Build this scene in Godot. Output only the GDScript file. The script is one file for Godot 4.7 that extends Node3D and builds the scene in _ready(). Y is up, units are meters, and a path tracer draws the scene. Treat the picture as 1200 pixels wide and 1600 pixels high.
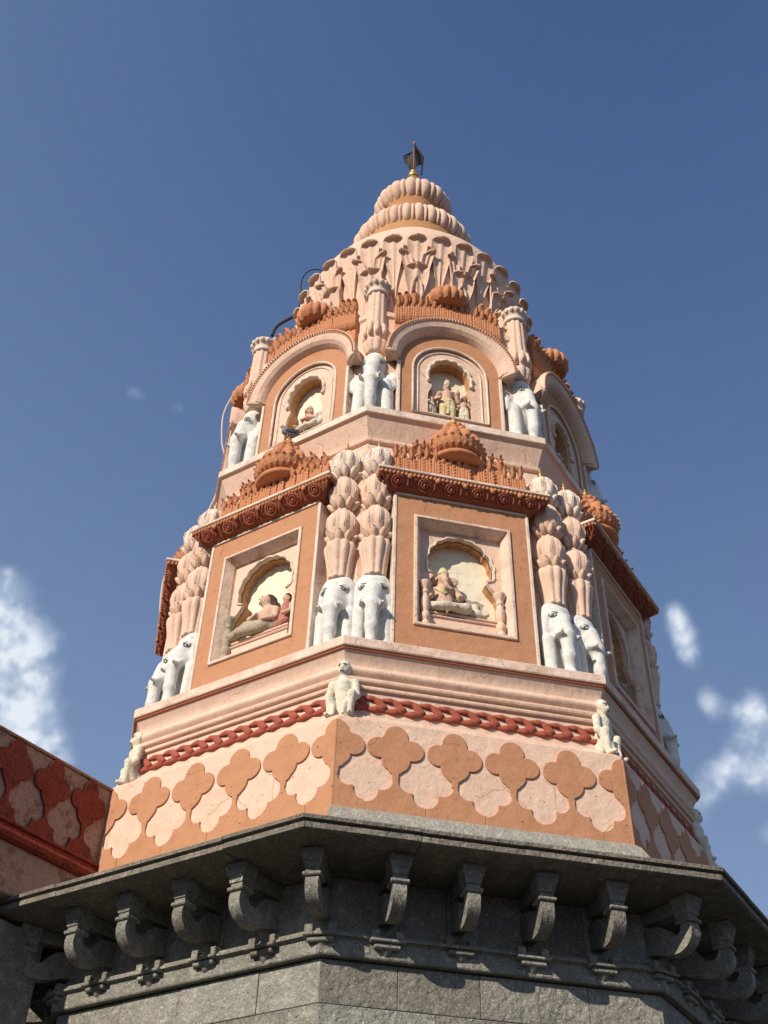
extends Node3D
# A painted octagonal temple spire on a stone base, seen from below. y is up, metres; LEVEL is the height of the spire's foot.
const LEVEL := 5.919
const T8 := 0.41421356
const SUN_TURN := -27.0
const SUN_HEIGHT := 29.5
var M := {}
var used_names := {}
var rng := RandomNumberGenerator.new()


func _ready():
	rng.seed = 11
	var cam := Camera3D.new()
	cam.name = "camera"
	cam.transform = Transform3D(Basis(Vector3(0.98586, 0.024347, -0.165792), Vector3(0.094885, 0.734383, 0.67207), Vector3(0.138118, -0.678299, 0.721689)).orthonormalized(), Vector3(1.87507, LEVEL - 4.31927, 11.37402))
	cam.fov = 50.093
	cam.far = 3000.0
	add_child(cam)
	cam.current = true
	var env := Environment.new()
	env.background_mode = Environment.BG_SKY
	env.sky = Sky.new()
	var sky_mat := PanoramaSkyMaterial.new()
	sky_mat.panorama = ImageTexture.create_from_image(sky_image())
	env.sky.sky_material = sky_mat
	env.tonemap_mode = Environment.TONE_MAPPER_LINEAR
	env.tonemap_exposure = 1.33
	env.sdfgi_enabled = true
	env.ssao_enabled = true
	env.ssil_enabled = true
	var we := WorldEnvironment.new()
	we.name = "world_environment"
	we.environment = env
	add_child(we)
	var sun := DirectionalLight3D.new()
	sun.name = "sun"
	sun.light_energy = 1.24
	sun.light_color = Color(1.0, 0.945, 0.86)
	sun.light_angular_distance = 0.5
	sun.shadow_enabled = true
	add_child(sun)
	var az := deg_to_rad(SUN_TURN)
	var el := deg_to_rad(SUN_HEIGHT)
	sun.look_at_from_position(Vector3(sin(az) * cos(el), sin(el), cos(az) * cos(el)) * 60.0, Vector3.ZERO)
	make_materials()
	build_ground()
	build_base()
	build_hall()
	build_spire()
	build_statues()
	build_small()


# ---------------------------------------------------------------- sky
func sky_image() -> Image:
	var w := 4096
	var h := 2048
	var big := FastNoiseLite.new()
	big.seed = 4
	big.noise_type = FastNoiseLite.TYPE_SIMPLEX_SMOOTH
	big.fractal_type = FastNoiseLite.FRACTAL_FBM
	big.fractal_octaves = 6
	big.fractal_gain = 0.56
	big.frequency = 2.6
	var wide := FastNoiseLite.new()
	wide.seed = 9
	wide.frequency = 1.1
	# clouds: turn, height, half width, half height, weight
	var puffs := [[-34.2, 35.6, 2.4, 1.8, 1.25], [-33.0, 32.8, 3.0, 2.1, 1.35], [-31.2, 30.0, 2.8, 2.0, 1.3], [-36.0, 31.0, 3.8, 4.2, 1.2], [-29.4, 27.6, 2.3, 1.8, 1.15], [7.9, 36.2, 0.8, 1.3, 1.1], [8.2, 34.4, 0.9, 1.5, 1.1], [8.7, 31.8, 0.8, 1.1, 0.85], [7.4, 27.0, 1.4, 1.8, 0.75], [11.2, 30.8, 1.5, 1.7, 1.2], [9.6, 28.4, 1.6, 1.3, 0.95], [12.2, 28.2, 2.0, 2.1, 1.15], [10.6, 25.4, 1.2, 1.0, 0.85], [6.0, 25.2, 1.0, 0.7, 0.6], [-29.8, 46.9, 1.0, 0.6, 0.52], [-26.7, 46.7, 0.9, 0.5, 0.46]]
	var r2 := RandomNumberGenerator.new()
	r2.seed = 77
	for i in 24:                      # the same kind of scattered cumulus all the way round
		var t := 25.0 + 316.0 * (i + r2.randf() * 0.8) / 24.0
		var e := r2.randf_range(12.0, 38.0)
		var s := r2.randf_range(1.2, 3.4)
		puffs.append([wrapf(t, -180.0, 180.0), e, s * 1.2, s * 0.8, r2.randf_range(0.7, 1.2)])
	# the clear sky: deep blue overhead and away from the sun, paler low down and towards it
	var base := Image.create(512, 256, false, Image.FORMAT_RGBA8)
	for j in 256:
		var el := 90.0 - 180.0 * (j + 0.5) / 256.0
		var low := pow(1.0 - maxf(sin(deg_to_rad(el)), 0.0), 1.25)
		for i in 512:
			var sunward := 0.5 - 0.5 * cos(deg_to_rad(360.0 * (i + 0.5) / 512.0 - 28.0))
			var c := Color(0.215, 0.305, 0.465).lerp(Color(0.635, 0.708, 0.815), low)
			c = c.lerp(Color(0.600, 0.665, 0.745), 0.50 * sunward)
			base.set_pixel(i, j, c if el > -1.5 else Color(0.40, 0.38, 0.36))
	base.resize(w, h, Image.INTERPOLATE_BILINEAR)
	var data := base.get_data()
	var todo := {}
	for p in puffs:
		var j0 := maxi(0, int((90.0 - p[1] - p[3] * 2.0) / 180.0 * h))
		var j1 := mini(h - 1, int((90.0 - p[1] + p[3] * 2.0) / 180.0 * h))
		var wide_deg: float = p[2] * 2.0 / cos(deg_to_rad(p[1]))
		var i0 := int((p[0] - wide_deg) / 360.0 * w)
		var i1 := int((p[0] + wide_deg) / 360.0 * w)
		for j in range(j0, j1):
			for i in range(i0, i1):
				todo[j * w + posmod(i, w)] = true
	for k in todo:
		var j: int = k / w
		var turn := wrapf(360.0 * (k % w + 0.5) / w, -180.0, 180.0)
		var el := 90.0 - 180.0 * (j + 0.5) / h
		var cover := 0.0
		for p in puffs:
			var dy: float = (el - p[1]) / p[3]
			if absf(dy) < 2.0:
				var dx: float = wrapf(turn - p[0], -180.0, 180.0) * cos(deg_to_rad(el)) / p[2]
				var d: float = dx * dx + dy * dy
				if d < 4.0:
					cover += p[4] * exp(-d * 1.1) * (1.0 - d * 0.25)
		if cover < 0.08:
			continue
		var ta := deg_to_rad(turn)
		var ce := cos(deg_to_rad(el))
		var v := Vector3(sin(ta) * ce, sin(deg_to_rad(el)), -cos(ta) * ce)
		var f := big.get_noise_3dv(v * 3.4)
		var g := 0.5 - absf(wide.get_noise_3dv(v * 42.0)) + 0.5 * (0.5 - absf(wide.get_noise_3dv(v * 95.0)))
		var a := clampf((cover - 0.40 + f * 0.60 + g * 0.12) * 0.95, 0.0, 1.0)
		a = a * a * (3.0 - 2.0 * a) * (0.60 + 0.24 * clampf(cover * 0.8 + f, 0.0, 1.0))
		if a < 0.004:
			continue
		var g2 := big.get_noise_3dv((v + Vector3(-0.010, 0.012, 0.0)) * 3.4)
		var shade := clampf(0.50 + cover * 0.20 + (f - g2) * 3.5 + g * 0.25, 0.0, 1.0)
		var c := Color(0.60, 0.66, 0.74).lerp(Color(0.87, 0.885, 0.90), shade)
		var o: int = k * 4
		data[o] = int(lerpf(data[o], c.r * 255.0, a))
		data[o + 1] = int(lerpf(data[o + 1], c.g * 255.0, a))
		data[o + 2] = int(lerpf(data[o + 2], c.b * 255.0, a))
	return Image.create_from_data(w, h, false, Image.FORMAT_RGBA8, data)


# ---------------------------------------------------------------- materials
func wear_texture(sd: int, mottle: float, streak: float, specks: int, cracks: int, stain: Color, fine := 0.06, base := 1.0) -> ImageTexture:
	# what the surface is made of: mottled paint, rain streaks, specks of grit, hair cracks; multiplies the colour
	var n := 512
	var a := FastNoiseLite.new()
	a.seed = sd
	a.frequency = 0.012
	a.fractal_octaves = 5
	a.fractal_gain = 0.6
	var ia := a.get_seamless_image(n, n, false, false, 0.15, false)
	a.seed = sd + 1
	a.frequency = 0.09
	var ib := a.get_seamless_image(n, n, false, false, 0.15, false)
	a.seed = sd + 2
	a.frequency = 0.03
	a.fractal_octaves = 3
	var ic := a.get_seamless_image(n, n, false, false, 0.15, false)
	ic.resize(n, 48, Image.INTERPOLATE_LANCZOS)
	ic.resize(n, n, Image.INTERPOLATE_CUBIC)
	var da := ia.get_data()
	var db := ib.get_data()
	var dc := ic.get_data()
	var sa: int = da.size() / (n * n)
	var sb: int = db.size() / (n * n)
	var sc: int = dc.size() / (n * n)
	var img := Image.create(n, n, false, Image.FORMAT_RGB8)
	var out := PackedByteArray()
	out.resize(n * n * 3)
	for k in n * n:
		var m := da[k * sa] / 255.0
		var f := db[k * sb] / 255.0
		var s := dc[k * sc] / 255.0
		var st := clampf((m - 0.5) * 2.2, 0.0, 1.0) * mottle + clampf((s - 0.56) * 3.2, 0.0, 1.0) * streak
		var l := base - fine * 2.0 * absf(f - 0.5) - 0.10 * mottle * clampf((0.45 - m) * 3.0, 0.0, 1.0)
		st = clampf(st, 0.0, 1.0)
		out[k * 3] = mini(255, int(255.0 * l * lerpf(1.0, stain.r, st)))
		out[k * 3 + 1] = mini(255, int(255.0 * l * lerpf(1.0, stain.g, st)))
		out[k * 3 + 2] = mini(255, int(255.0 * l * lerpf(1.0, stain.b, st)))
	img = Image.create_from_data(n, n, false, Image.FORMAT_RGB8, out)
	var r := RandomNumberGenerator.new()
	r.seed = sd * 7 + 3
	for i in specks:
		var x := r.randi_range(1, n - 3)
		var y := r.randi_range(1, n - 3)
		var c := img.get_pixel(x, y)
		var t := r.randf_range(0.55, 0.9) if r.randf() < (0.7 if base > 0.9 else 0.45) else (1.15 if base > 0.9 else r.randf_range(1.15, 1.5))
		var sz := 1 + int(r.randf() * 2.2)
		for q in sz:
			for p in sz:
				img.set_pixel(x + q, y + p, Color(minf(1, c.r * t), minf(1, c.g * t), minf(1, c.b * t)))
	for i in cracks:
		var p := Vector2(r.randf() * n, r.randf() * n)
		var dir := Vector2.from_angle((r.randf() - 0.5) * 0.9 + (0.0 if r.randf() < 0.6 else PI / 2))
		for k in r.randi_range(50, 170):
			dir = dir.rotated((r.randf() - 0.5) * 0.75)
			p += dir
			var x := posmod(int(p.x), n)
			var y := posmod(int(p.y), n)
			var c := img.get_pixel(x, y)
			img.set_pixel(x, y, Color(c.r * 0.70, c.g * 0.62, c.b * 0.56))
	img.generate_mipmaps()
	return ImageTexture.create_from_image(img)


func relief_texture(sd: int, freq: float, strength: float) -> ImageTexture:
	var a := FastNoiseLite.new()
	a.seed = sd
	a.frequency = freq
	a.fractal_octaves = 5
	a.fractal_gain = 0.6
	var im := a.get_seamless_image(512, 512, false, false, 0.15, true)
	im.convert(Image.FORMAT_RGBA8)
	im.bump_map_to_normal_map(strength)
	return ImageTexture.create_from_image(im)


func make(key: String, lin: Color, tex: Texture2D, rough: float, relief: Texture2D, depth: float, tile := 0.42) -> StandardMaterial3D:
	var m := StandardMaterial3D.new()
	m.resource_name = key
	m.albedo_color = lin.linear_to_srgb()
	m.roughness = rough
	m.metallic_specular = 0.3
	if tex:
		m.albedo_texture = tex
		m.uv1_triplanar = true
		m.uv1_world_triplanar = true
		m.uv1_scale = Vector3.ONE * tile
		m.uv1_triplanar_sharpness = 4.0
	if relief:
		m.normal_enabled = true
		m.normal_texture = relief
		m.normal_scale = depth
	M[key] = m
	return m


func make_materials():
	var soft := relief_texture(21, 0.02, 6.0)
	var rough := relief_texture(22, 0.05, 10.0)
	var t_plaster := wear_texture(31, 0.30, 0.10, 260, 10, Color(0.80, 0.70, 0.62))
	var t_ledge := wear_texture(36, 0.55, 0.40, 900, 16, Color(0.68, 0.63, 0.59), 0.10)
	var t_paint := wear_texture(41, 0.32, 0.20, 500, 4, Color(0.82, 0.74, 0.68))
	var t_old := wear_texture(51, 0.75, 0.35, 1500, 14, Color(0.50, 0.44, 0.40), 0.14)
	var t_white := wear_texture(61, 0.45, 0.35, 1100, 8, Color(0.70, 0.68, 0.64), 0.08)
	var t_figure := wear_texture(66, 0.55, 0.30, 2500, 10, Color(0.62, 0.56, 0.50), 0.16)
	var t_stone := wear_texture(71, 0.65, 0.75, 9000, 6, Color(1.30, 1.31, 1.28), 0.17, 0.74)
	make("pink", Color(0.715, 0.515, 0.41), t_plaster, 0.85, soft, 0.35)
	make("ledge", Color(0.77, 0.585, 0.485), t_ledge, 0.85, soft, 0.35)
	make("pale", Color(0.765, 0.63, 0.54), t_ledge, 0.85, soft, 0.35)
	make("orange", Color(0.485, 0.245, 0.140), t_paint, 0.85, soft, 0.25)
	make("terracotta", Color(0.53, 0.238, 0.125), t_paint, 0.85, soft, 0.4, 0.9)
	make("russet", Color(0.33, 0.108, 0.062), t_paint, 0.85, soft, 0.3, 0.9)
	make("chain", Color(0.34, 0.092, 0.062), t_paint, 0.8, soft, 0.3, 0.9)
	make("white", Color(0.69, 0.69, 0.672), t_white, 0.8, soft, 0.3, 0.7)
	make("cream", Color(0.72, 0.67, 0.555), t_white, 0.85, rough, 0.3, 0.9)
	make("backing", Color(0.79, 0.745, 0.60), t_paint, 0.85, soft, 0.2)
	make("ochre", Color(0.54, 0.29, 0.145), t_paint, 0.85, soft, 0.2)
	make("stone", Color(0.44, 0.43, 0.385), t_stone, 0.92, rough, 0.4, 0.5)
	make("stone_light", Color(0.51, 0.505, 0.46), t_stone, 0.92, rough, 0.4, 0.62)
	make("stone_dark", Color(0.37, 0.352, 0.31), t_stone, 0.92, rough, 0.4, 0.55)
	make("slab", Color(0.38, 0.345, 0.295), t_stone, 0.92, rough, 0.4, 0.55)
	make("slab_dark", Color(0.355, 0.325, 0.28), t_stone, 0.92, rough, 0.4, 0.66)
	make("mortar", Color(0.60, 0.575, 0.51), t_stone, 0.95, rough, 0.5, 0.8)
	make("old_red", Color(0.26, 0.042, 0.022), t_old, 0.55, rough, 0.5, 0.8)
	make("old_pink", Color(0.42, 0.265, 0.195), t_old, 0.85, rough, 0.5, 0.8)
	make("skin", Color(0.66, 0.45, 0.35), t_figure, 0.85, rough, 0.3, 1.2)
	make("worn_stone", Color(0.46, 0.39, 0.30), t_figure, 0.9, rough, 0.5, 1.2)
	make("cloth_red", Color(0.48, 0.20, 0.16), t_figure, 0.85, rough, 0.3, 1.2)
	make("cloth_yellow", Color(0.70, 0.60, 0.36), t_figure, 0.85, rough, 0.3, 1.2)
	make("cloth_pale", Color(0.68, 0.63, 0.52), t_figure, 0.85, rough, 0.3, 1.2)
	make("line", Color(0.13, 0.13, 0.135), null, 0.8, null, 0.0)
	make("dark_hair", Color(0.10, 0.065, 0.05), t_old, 0.85, rough, 0.3, 1.2)
	make("earth", Color(0.13, 0.118, 0.10), t_stone, 0.95, rough, 0.6, 0.2)
	var brass := make("brass", Color(0.62, 0.40, 0.14), t_paint, 0.42, soft, 0.2, 0.9)
	brass.metallic = 0.75
	make("black_metal", Color(0.009, 0.009, 0.01), null, 0.6, null, 0.0)
	make("grey_cloth", Color(0.07, 0.066, 0.064), t_old, 0.9, null, 0.0, 1.2)
	make("cable_dark", Color(0.03, 0.026, 0.026), null, 0.6, null, 0.0)
	make("cable_pale", Color(0.52, 0.47, 0.44), null, 0.6, null, 0.0)
	make("feather", Color(0.20, 0.215, 0.24), null, 0.8, null, 0.0)
	make("feather_dark", Color(0.05, 0.055, 0.07), null, 0.8, null, 0.0)


# ---------------------------------------------------------------- mesh helpers
func tool_() -> SurfaceTool:
	var st := SurfaceTool.new()
	st.begin(Mesh.PRIMITIVE_TRIANGLES)
	st.set_smooth_group(-1)
	return st


func done(st: SurfaceTool) -> ArrayMesh:
	st.index()
	st.generate_normals()
	return st.commit()


func flat_done(st: SurfaceTool) -> ArrayMesh:
	st.generate_normals()
	return st.commit()


func tri(st, a: Vector3, b: Vector3, c: Vector3):   # counter-clockwise seen from outside
	st.add_vertex(a)
	st.add_vertex(c)
	st.add_vertex(b)


func quad(st, a: Vector3, b: Vector3, c: Vector3, d: Vector3):
	tri(st, a, b, c)
	tri(st, a, c, d)


func grid(st, fn: Callable, nu: int, nv: int):
	var rows := []
	for j in nv + 1:
		var row := []
		for i in nu + 1:
			row.append(fn.call(float(i) / nu, float(j) / nv))
		rows.append(row)
	for j in nv:
		for i in nu:
			quad(st, rows[j][i], rows[j][i + 1], rows[j + 1][i + 1], rows[j + 1][i])


func strip(st, a: Array, b: Array):
	for i in a.size() - 1:
		quad(st, a[i], a[i + 1], b[i + 1], b[i])


func box(st, lo: Vector3, hi: Vector3, c := 0.0):
	# a box with its four long edges and both ends chamfered by c
	var p := PackedVector2Array([Vector2(lo.x + c, lo.y), Vector2(hi.x - c, lo.y), Vector2(hi.x, lo.y + c), Vector2(hi.x, hi.y - c), Vector2(hi.x - c, hi.y), Vector2(lo.x + c, hi.y), Vector2(lo.x, hi.y - c), Vector2(lo.x, lo.y + c)])
	if c <= 0.0:
		p = PackedVector2Array([Vector2(lo.x, lo.y), Vector2(hi.x, lo.y), Vector2(hi.x, hi.y), Vector2(lo.x, hi.y)])
	extrude(st, p, lo.z, hi.z, c)


func inset(p: PackedVector2Array, d: float) -> PackedVector2Array:
	var out := PackedVector2Array()
	var n := p.size()
	for i in n:
		var e0 := (p[i] - p[(i + n - 1) % n]).normalized()
		var e1 := (p[(i + 1) % n] - p[i]).normalized()
		var nrm := Vector2(-e0.y - e1.y, e0.x + e1.x)
		if nrm.length() < 0.05:
			nrm = Vector2(-e0.y, e0.x)
		nrm = nrm.normalized()
		var k := maxf(0.5, nrm.dot(Vector2(-e0.y, e0.x)))
		out.append(p[i] + nrm * d / k)
	return out


func extrude(st, poly: PackedVector2Array, z0: float, z1: float, bevel := 0.0, back := true):
	var p := poly
	if not Geometry2D.is_polygon_clockwise(p):
		pass
	else:
		p.reverse()
	var n := p.size()
	var front := inset(p, bevel) if bevel > 0.0 else p
	if bevel > 0.0 and Geometry2D.triangulate_polygon(front).is_empty():
		front = p
	var zs := z1 - bevel
	for i in n:
		var a := p[i]
		var b := p[(i + 1) % n]
		quad(st, Vector3(a.x, a.y, z0), Vector3(b.x, b.y, z0), Vector3(b.x, b.y, zs), Vector3(a.x, a.y, zs))
		if bevel > 0.0:
			var c := front[i]
			var d := front[(i + 1) % n]
			quad(st, Vector3(a.x, a.y, zs), Vector3(b.x, b.y, zs), Vector3(d.x, d.y, z1), Vector3(c.x, c.y, z1))
	var t := Geometry2D.triangulate_polygon(front)
	for k in range(0, t.size(), 3):
		var a := front[t[k]]
		var b := front[t[k + 1]]
		var c := front[t[k + 2]]
		var ccw := (b - a).cross(c - a) > 0.0
		var q := [Vector3(a.x, a.y, z1), Vector3(b.x, b.y, z1), Vector3(c.x, c.y, z1)]
		if ccw:
			tri(st, q[0], q[1], q[2])
		else:
			tri(st, q[0], q[2], q[1])
	if back:
		t = Geometry2D.triangulate_polygon(p)
		for k in range(0, t.size(), 3):
			var a := p[t[k]]
			var b := p[t[k + 1]]
			var c := p[t[k + 2]]
			var q := [Vector3(a.x, a.y, z0), Vector3(b.x, b.y, z0), Vector3(c.x, c.y, z0)]
			if (b - a).cross(c - a) > 0.0:
				tri(st, q[0], q[2], q[1])
			else:
				tri(st, q[0], q[1], q[2])


func lathe(st, prof: Array, n: int, lobes := 0, deep := 0.0, at := Vector3.ZERO, a0 := 0.0, a1 := TAU):
	# prof: Vector2(radius, height) from the bottom up; lobes swell the radius into a melon
	var fn := func(u: float, v: float) -> Vector3:
		var k: float = v * (prof.size() - 1)
		var i := mini(int(k), prof.size() - 2)
		var q: Vector2 = prof[i].lerp(prof[i + 1], k - i)
		var a := lerpf(a0, a1, u)
		var r := q.x
		if lobes > 0:
			r *= 1.0 - deep * (1.0 - absf(sin(a * lobes * 0.5)))
		return at + Vector3(r * sin(a), q.y, r * cos(a))
	grid(st, fn, n, prof.size() - 1)


func curve(pts: Array, n: int) -> Array:
	# a smooth (Catmull-Rom) run of Vector2 through the points
	var out := []
	for i in pts.size() - 1:
		var p0: Vector2 = pts[maxi(i - 1, 0)]
		var p1: Vector2 = pts[i]
		var p2: Vector2 = pts[i + 1]
		var p3: Vector2 = pts[mini(i + 2, pts.size() - 1)]
		for k in n:
			out.append(p1.cubic_interpolate(p2, p0, p3, float(k) / n))
	out.append(pts[-1])
	return out


func tube(st, pts: Array, rad, n := 8):
	# rad: one radius or one per point
	var rings := []
	var side := Vector3.ZERO
	for i in pts.size():
		var d: Vector3 = (pts[mini(i + 1, pts.size() - 1)] - pts[maxi(i - 1, 0)]).normalized()
		if side == Vector3.ZERO:
			side = d.cross(Vector3.UP if absf(d.y) < 0.9 else Vector3.RIGHT).normalized()
		side = (side - d * side.dot(d)).normalized()
		var up := side.cross(d)
		var r: float = rad[i] if rad is Array else rad
		var ring := []
		for k in n:
			var a := TAU * k / n
			ring.append(pts[i] + (side * cos(a) + up * sin(a)) * r)
		ring.append(ring[0])
		rings.append(ring)
	for i in rings.size() - 1:
		strip(st, rings[i + 1], rings[i])
	for e in [0, rings.size() - 1]:
		for k in range(1, n - 1):
			tri(st, rings[e][0], rings[e][k], rings[e][k + 1])


func ball(st, c: Vector3, r: Vector3, nu := 12, nv := 8, turn := Basis()):
	var fn := func(u: float, v: float) -> Vector3:
		var a := u * TAU
		var b := (v - 0.5) * PI
		return c + turn * Vector3(r.x * cos(b) * sin(a), r.y * sin(b), r.z * cos(b) * cos(a))
	grid(st, fn, nu, nv)


func torus(st, c: Vector3, x: Vector3, y: Vector3, tr: float, nu := 16, nv := 6):
	# a ring with half axes x and y and a tube of radius tr
	var nz := x.cross(y).normalized()
	var fn := func(u: float, v: float) -> Vector3:
		var a := u * TAU
		var p := x * cos(a) + y * sin(a)
		var t := (x * -sin(a) + y * cos(a)).normalized()
		var o := t.cross(nz)
		var b := v * TAU
		return c + p + (o * cos(b) + nz * sin(b)) * tr
	grid(st, fn, nu, nv)


func oct_ring(st, prof: Array):
	# prof: Vector3(apothem, height, smoothing group or 0), bottom up, round all eight faces
	for k in 8:
		var a := deg_to_rad(22.5 + 45.0 * k)
		var n := Vector3(sin(a), 0, cos(a))
		var e := Vector3(cos(a), 0, -sin(a))
		for i in prof.size() - 1:
			var p: Vector3 = prof[i]
			var q: Vector3 = prof[i + 1]
			st.set_smooth_group(-1 if p.z == 0.0 else k * 20 + int(p.z))
			var pa := n * p.x + Vector3(0, p.y, 0)
			var qa := n * q.x + Vector3(0, q.y, 0)
			quad(st, pa - e * p.x * T8, pa + e * p.x * T8, qa + e * q.x * T8, qa - e * q.x * T8)
	st.set_smooth_group(-1)


func face_bar(st, prof: Array, ua: Callable, ub: Callable):
	# prof: closed run of Vector2(distance out, height); ends at ua(distance), ub(distance) along the face
	var n := prof.size()
	for i in n:
		var p: Vector2 = prof[i]
		var q: Vector2 = prof[(i + 1) % n]
		quad(st, Vector3(ua.call(p.x), p.y, p.x), Vector3(ub.call(p.x), p.y, p.x), Vector3(ub.call(q.x), q.y, q.x), Vector3(ua.call(q.x), q.y, q.x))
	var t := Geometry2D.triangulate_polygon(PackedVector2Array(prof))
	for k in range(0, t.size(), 3):
		var a: Vector2 = prof[t[k]]
		var b: Vector2 = prof[t[k + 1]]
		var c: Vector2 = prof[t[k + 2]]
		tri(st, Vector3(ua.call(a.x), a.y, a.x), Vector3(ua.call(b.x), b.y, b.x), Vector3(ua.call(c.x), c.y, c.x))
		tri(st, Vector3(ub.call(a.x), a.y, a.x), Vector3(ub.call(c.x), c.y, c.x), Vector3(ub.call(b.x), b.y, b.x))


func circle2(c: Vector2, r: float, n := 20, ry := 0.0) -> PackedVector2Array:
	var p := PackedVector2Array()
	for i in n:
		p.append(c + Vector2(cos(TAU * i / n) * r, sin(TAU * i / n) * (ry if ry > 0.0 else r)))
	return p


func blob(prims: Array, cell: float, k: float) -> ArrayMesh:
	# one continuous body: tapered capsules [a, b, ra, rb] and ellipsoids [centre, radii] joined by a smooth minimum, meshed as surface nets
	var lo := Vector3.ONE * 1e9
	var hi := -lo
	for p in prims:
		if p.size() == 2:
			lo = lo.min(p[0] - p[1])
			hi = hi.max(p[0] + p[1])
		else:
			var m := maxf(p[2], p[3])
			lo = lo.min(p[0] - Vector3.ONE * m).min(p[1] - Vector3.ONE * m)
			hi = hi.max(p[0] + Vector3.ONE * m).max(p[1] + Vector3.ONE * m)
	lo -= Vector3.ONE * (k + 2.0 * cell)
	hi += Vector3.ONE * (k + 2.0 * cell)
	var nx := int((hi.x - lo.x) / cell) + 2
	var ny := int((hi.y - lo.y) / cell) + 2
	var nz := int((hi.z - lo.z) / cell) + 2
	var f := PackedFloat32Array()
	f.resize(nx * ny * nz)
	f.fill(1.0)
	for p in prims:
		var pl: Vector3
		var ph: Vector3
		var oval: bool = p.size() == 2
		var pad := k + 1.5 * cell
		var a: Vector3 = p[0]
		var ab := Vector3.ZERO
		var inv := 0.0
		var ra := 0.0
		var rb := 0.0
		var rad := Vector3.ONE
		var small := 0.0
		if oval:
			rad = p[1]
			small = minf(rad.x, minf(rad.y, rad.z))
			pl = a - rad - Vector3.ONE * pad
			ph = a + rad + Vector3.ONE * pad
		else:
			ra = p[2]
			rb = p[3]
			ab = p[1] - a
			inv = 1.0 / maxf(ab.length_squared(), 1e-9)
			var m := maxf(ra, rb) + pad
			pl = a.min(p[1]) - Vector3.ONE * m
			ph = a.max(p[1]) + Vector3.ONE * m
		var i0 := maxi(0, int((pl.x - lo.x) / cell))
		var i1 := mini(nx - 1, int((ph.x - lo.x) / cell) + 1)
		var j0 := maxi(0, int((pl.y - lo.y) / cell))
		var j1 := mini(ny - 1, int((ph.y - lo.y) / cell) + 1)
		var k0 := maxi(0, int((pl.z - lo.z) / cell))
		var k1 := mini(nz - 1, int((ph.z - lo.z) / cell) + 1)
		for z in range(k0, k1 + 1):
			for y in range(j0, j1 + 1):
				var o := (z * ny + y) * nx
				for x in range(i0, i1 + 1):
					var q := Vector3(lo.x + x * cell, lo.y + y * cell, lo.z + z * cell) - a
					var d: float
					if oval:
						d = ((q / rad).length() - 1.0) * small
					else:
						var t := clampf(q.dot(ab) * inv, 0.0, 1.0)
						d = (q - ab * t).length() - lerpf(ra, rb, t)
					var e := f[o + x]
					if d < e + k:
						if d > e - k:
							var h := 0.5 + 0.5 * (e - d) / k
							d = lerpf(e, d, h) - k * h * (1.0 - h)
						f[o + x] = d
	var where := {}
	var st := SurfaceTool.new()
	st.begin(Mesh.PRIMITIVE_TRIANGLES)
	st.set_smooth_group(0)
	var count := 0
	var off := [0, 1, nx, nx + 1, nx * ny, nx * ny + 1, nx * ny + nx, nx * ny + nx + 1]
	var cor := [Vector3(0, 0, 0), Vector3(1, 0, 0), Vector3(0, 1, 0), Vector3(1, 1, 0), Vector3(0, 0, 1), Vector3(1, 0, 1), Vector3(0, 1, 1), Vector3(1, 1, 1)]
	var edges := [[0, 1], [2, 3], [4, 5], [6, 7], [0, 2], [1, 3], [4, 6], [5, 7], [0, 4], [1, 5], [2, 6], [3, 7]]
	for z in nz - 1:
		for y in ny - 1:
			var o := (z * ny + y) * nx
			for x in nx - 1:
				var c := o + x
				var inside := 0
				for q in 8:
					if f[c + off[q]] < 0.0:
						inside += 1
				if inside == 0 or inside == 8:
					continue
				var sum := Vector3.ZERO
				var m := 0
				for e in edges:
					var d0 := f[c + off[e[0]]]
					var d1 := f[c + off[e[1]]]
					if (d0 < 0.0) != (d1 < 0.0):
						sum += cor[e[0]].lerp(cor[e[1]], d0 / (d0 - d1))
						m += 1
				where[c] = count
				count += 1
				st.add_vertex(lo + (Vector3(x, y, z) + sum / m) * cell)
	for c in where:
		# the three edges that start at this cell's first corner
		var d0 := f[c]
		for ax in 3:
			var step: int = [1, nx, nx * ny][ax]
			var s1: int = [nx, nx * ny, 1][ax]
			var s2: int = [nx * ny, 1, nx][ax]
			var d1 := f[c + step]
			if (d0 < 0.0) == (d1 < 0.0):
				continue
			if not (where.has(c - s1) and where.has(c - s2) and where.has(c - s1 - s2)):
				continue
			var q := [where[c], where[c - s1], where[c - s1 - s2], where[c - s2]]
			if d0 < 0.0:
				q = [q[0], q[3], q[2], q[1]]
			for w in [0, 1, 2, 0, 2, 3]:
				st.add_index(q[w])
	st.generate_normals()
	return st.commit()


# ---------------------------------------------------------------- node helpers
func numbered(called: String) -> String:
	var n: int = used_names.get(called, 0)
	used_names[called] = n + 1
	return called if n == 0 else "%s_%03d" % [called, n]


func thing(called: String, label: String, category: String, at := Vector3.ZERO, turn := 0.0, group := "") -> Node3D:
	var o := Node3D.new()
	o.name = numbered(called)
	add_child(o)
	o.position = at
	o.rotation.y = turn
	tag(o, label, category, group)
	return o


func tag(o: Node, label: String, category: String, group := ""):
	o.set_meta("label", label)
	o.set_meta("category", category)
	if group:
		o.set_meta("group", group)


func part(called: String, mesh: Mesh, mat: String, parent: Node, at := Vector3.ZERO, turn := 0.0) -> MeshInstance3D:
	var o := MeshInstance3D.new()
	o.name = called
	o.mesh = mesh
	o.material_override = M[mat]
	o.position = at
	o.rotation.y = turn
	parent.add_child(o, true)
	return o


func smooth_tool() -> SurfaceTool:
	var st := tool_()
	st.set_smooth_group(1)
	return st


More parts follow.
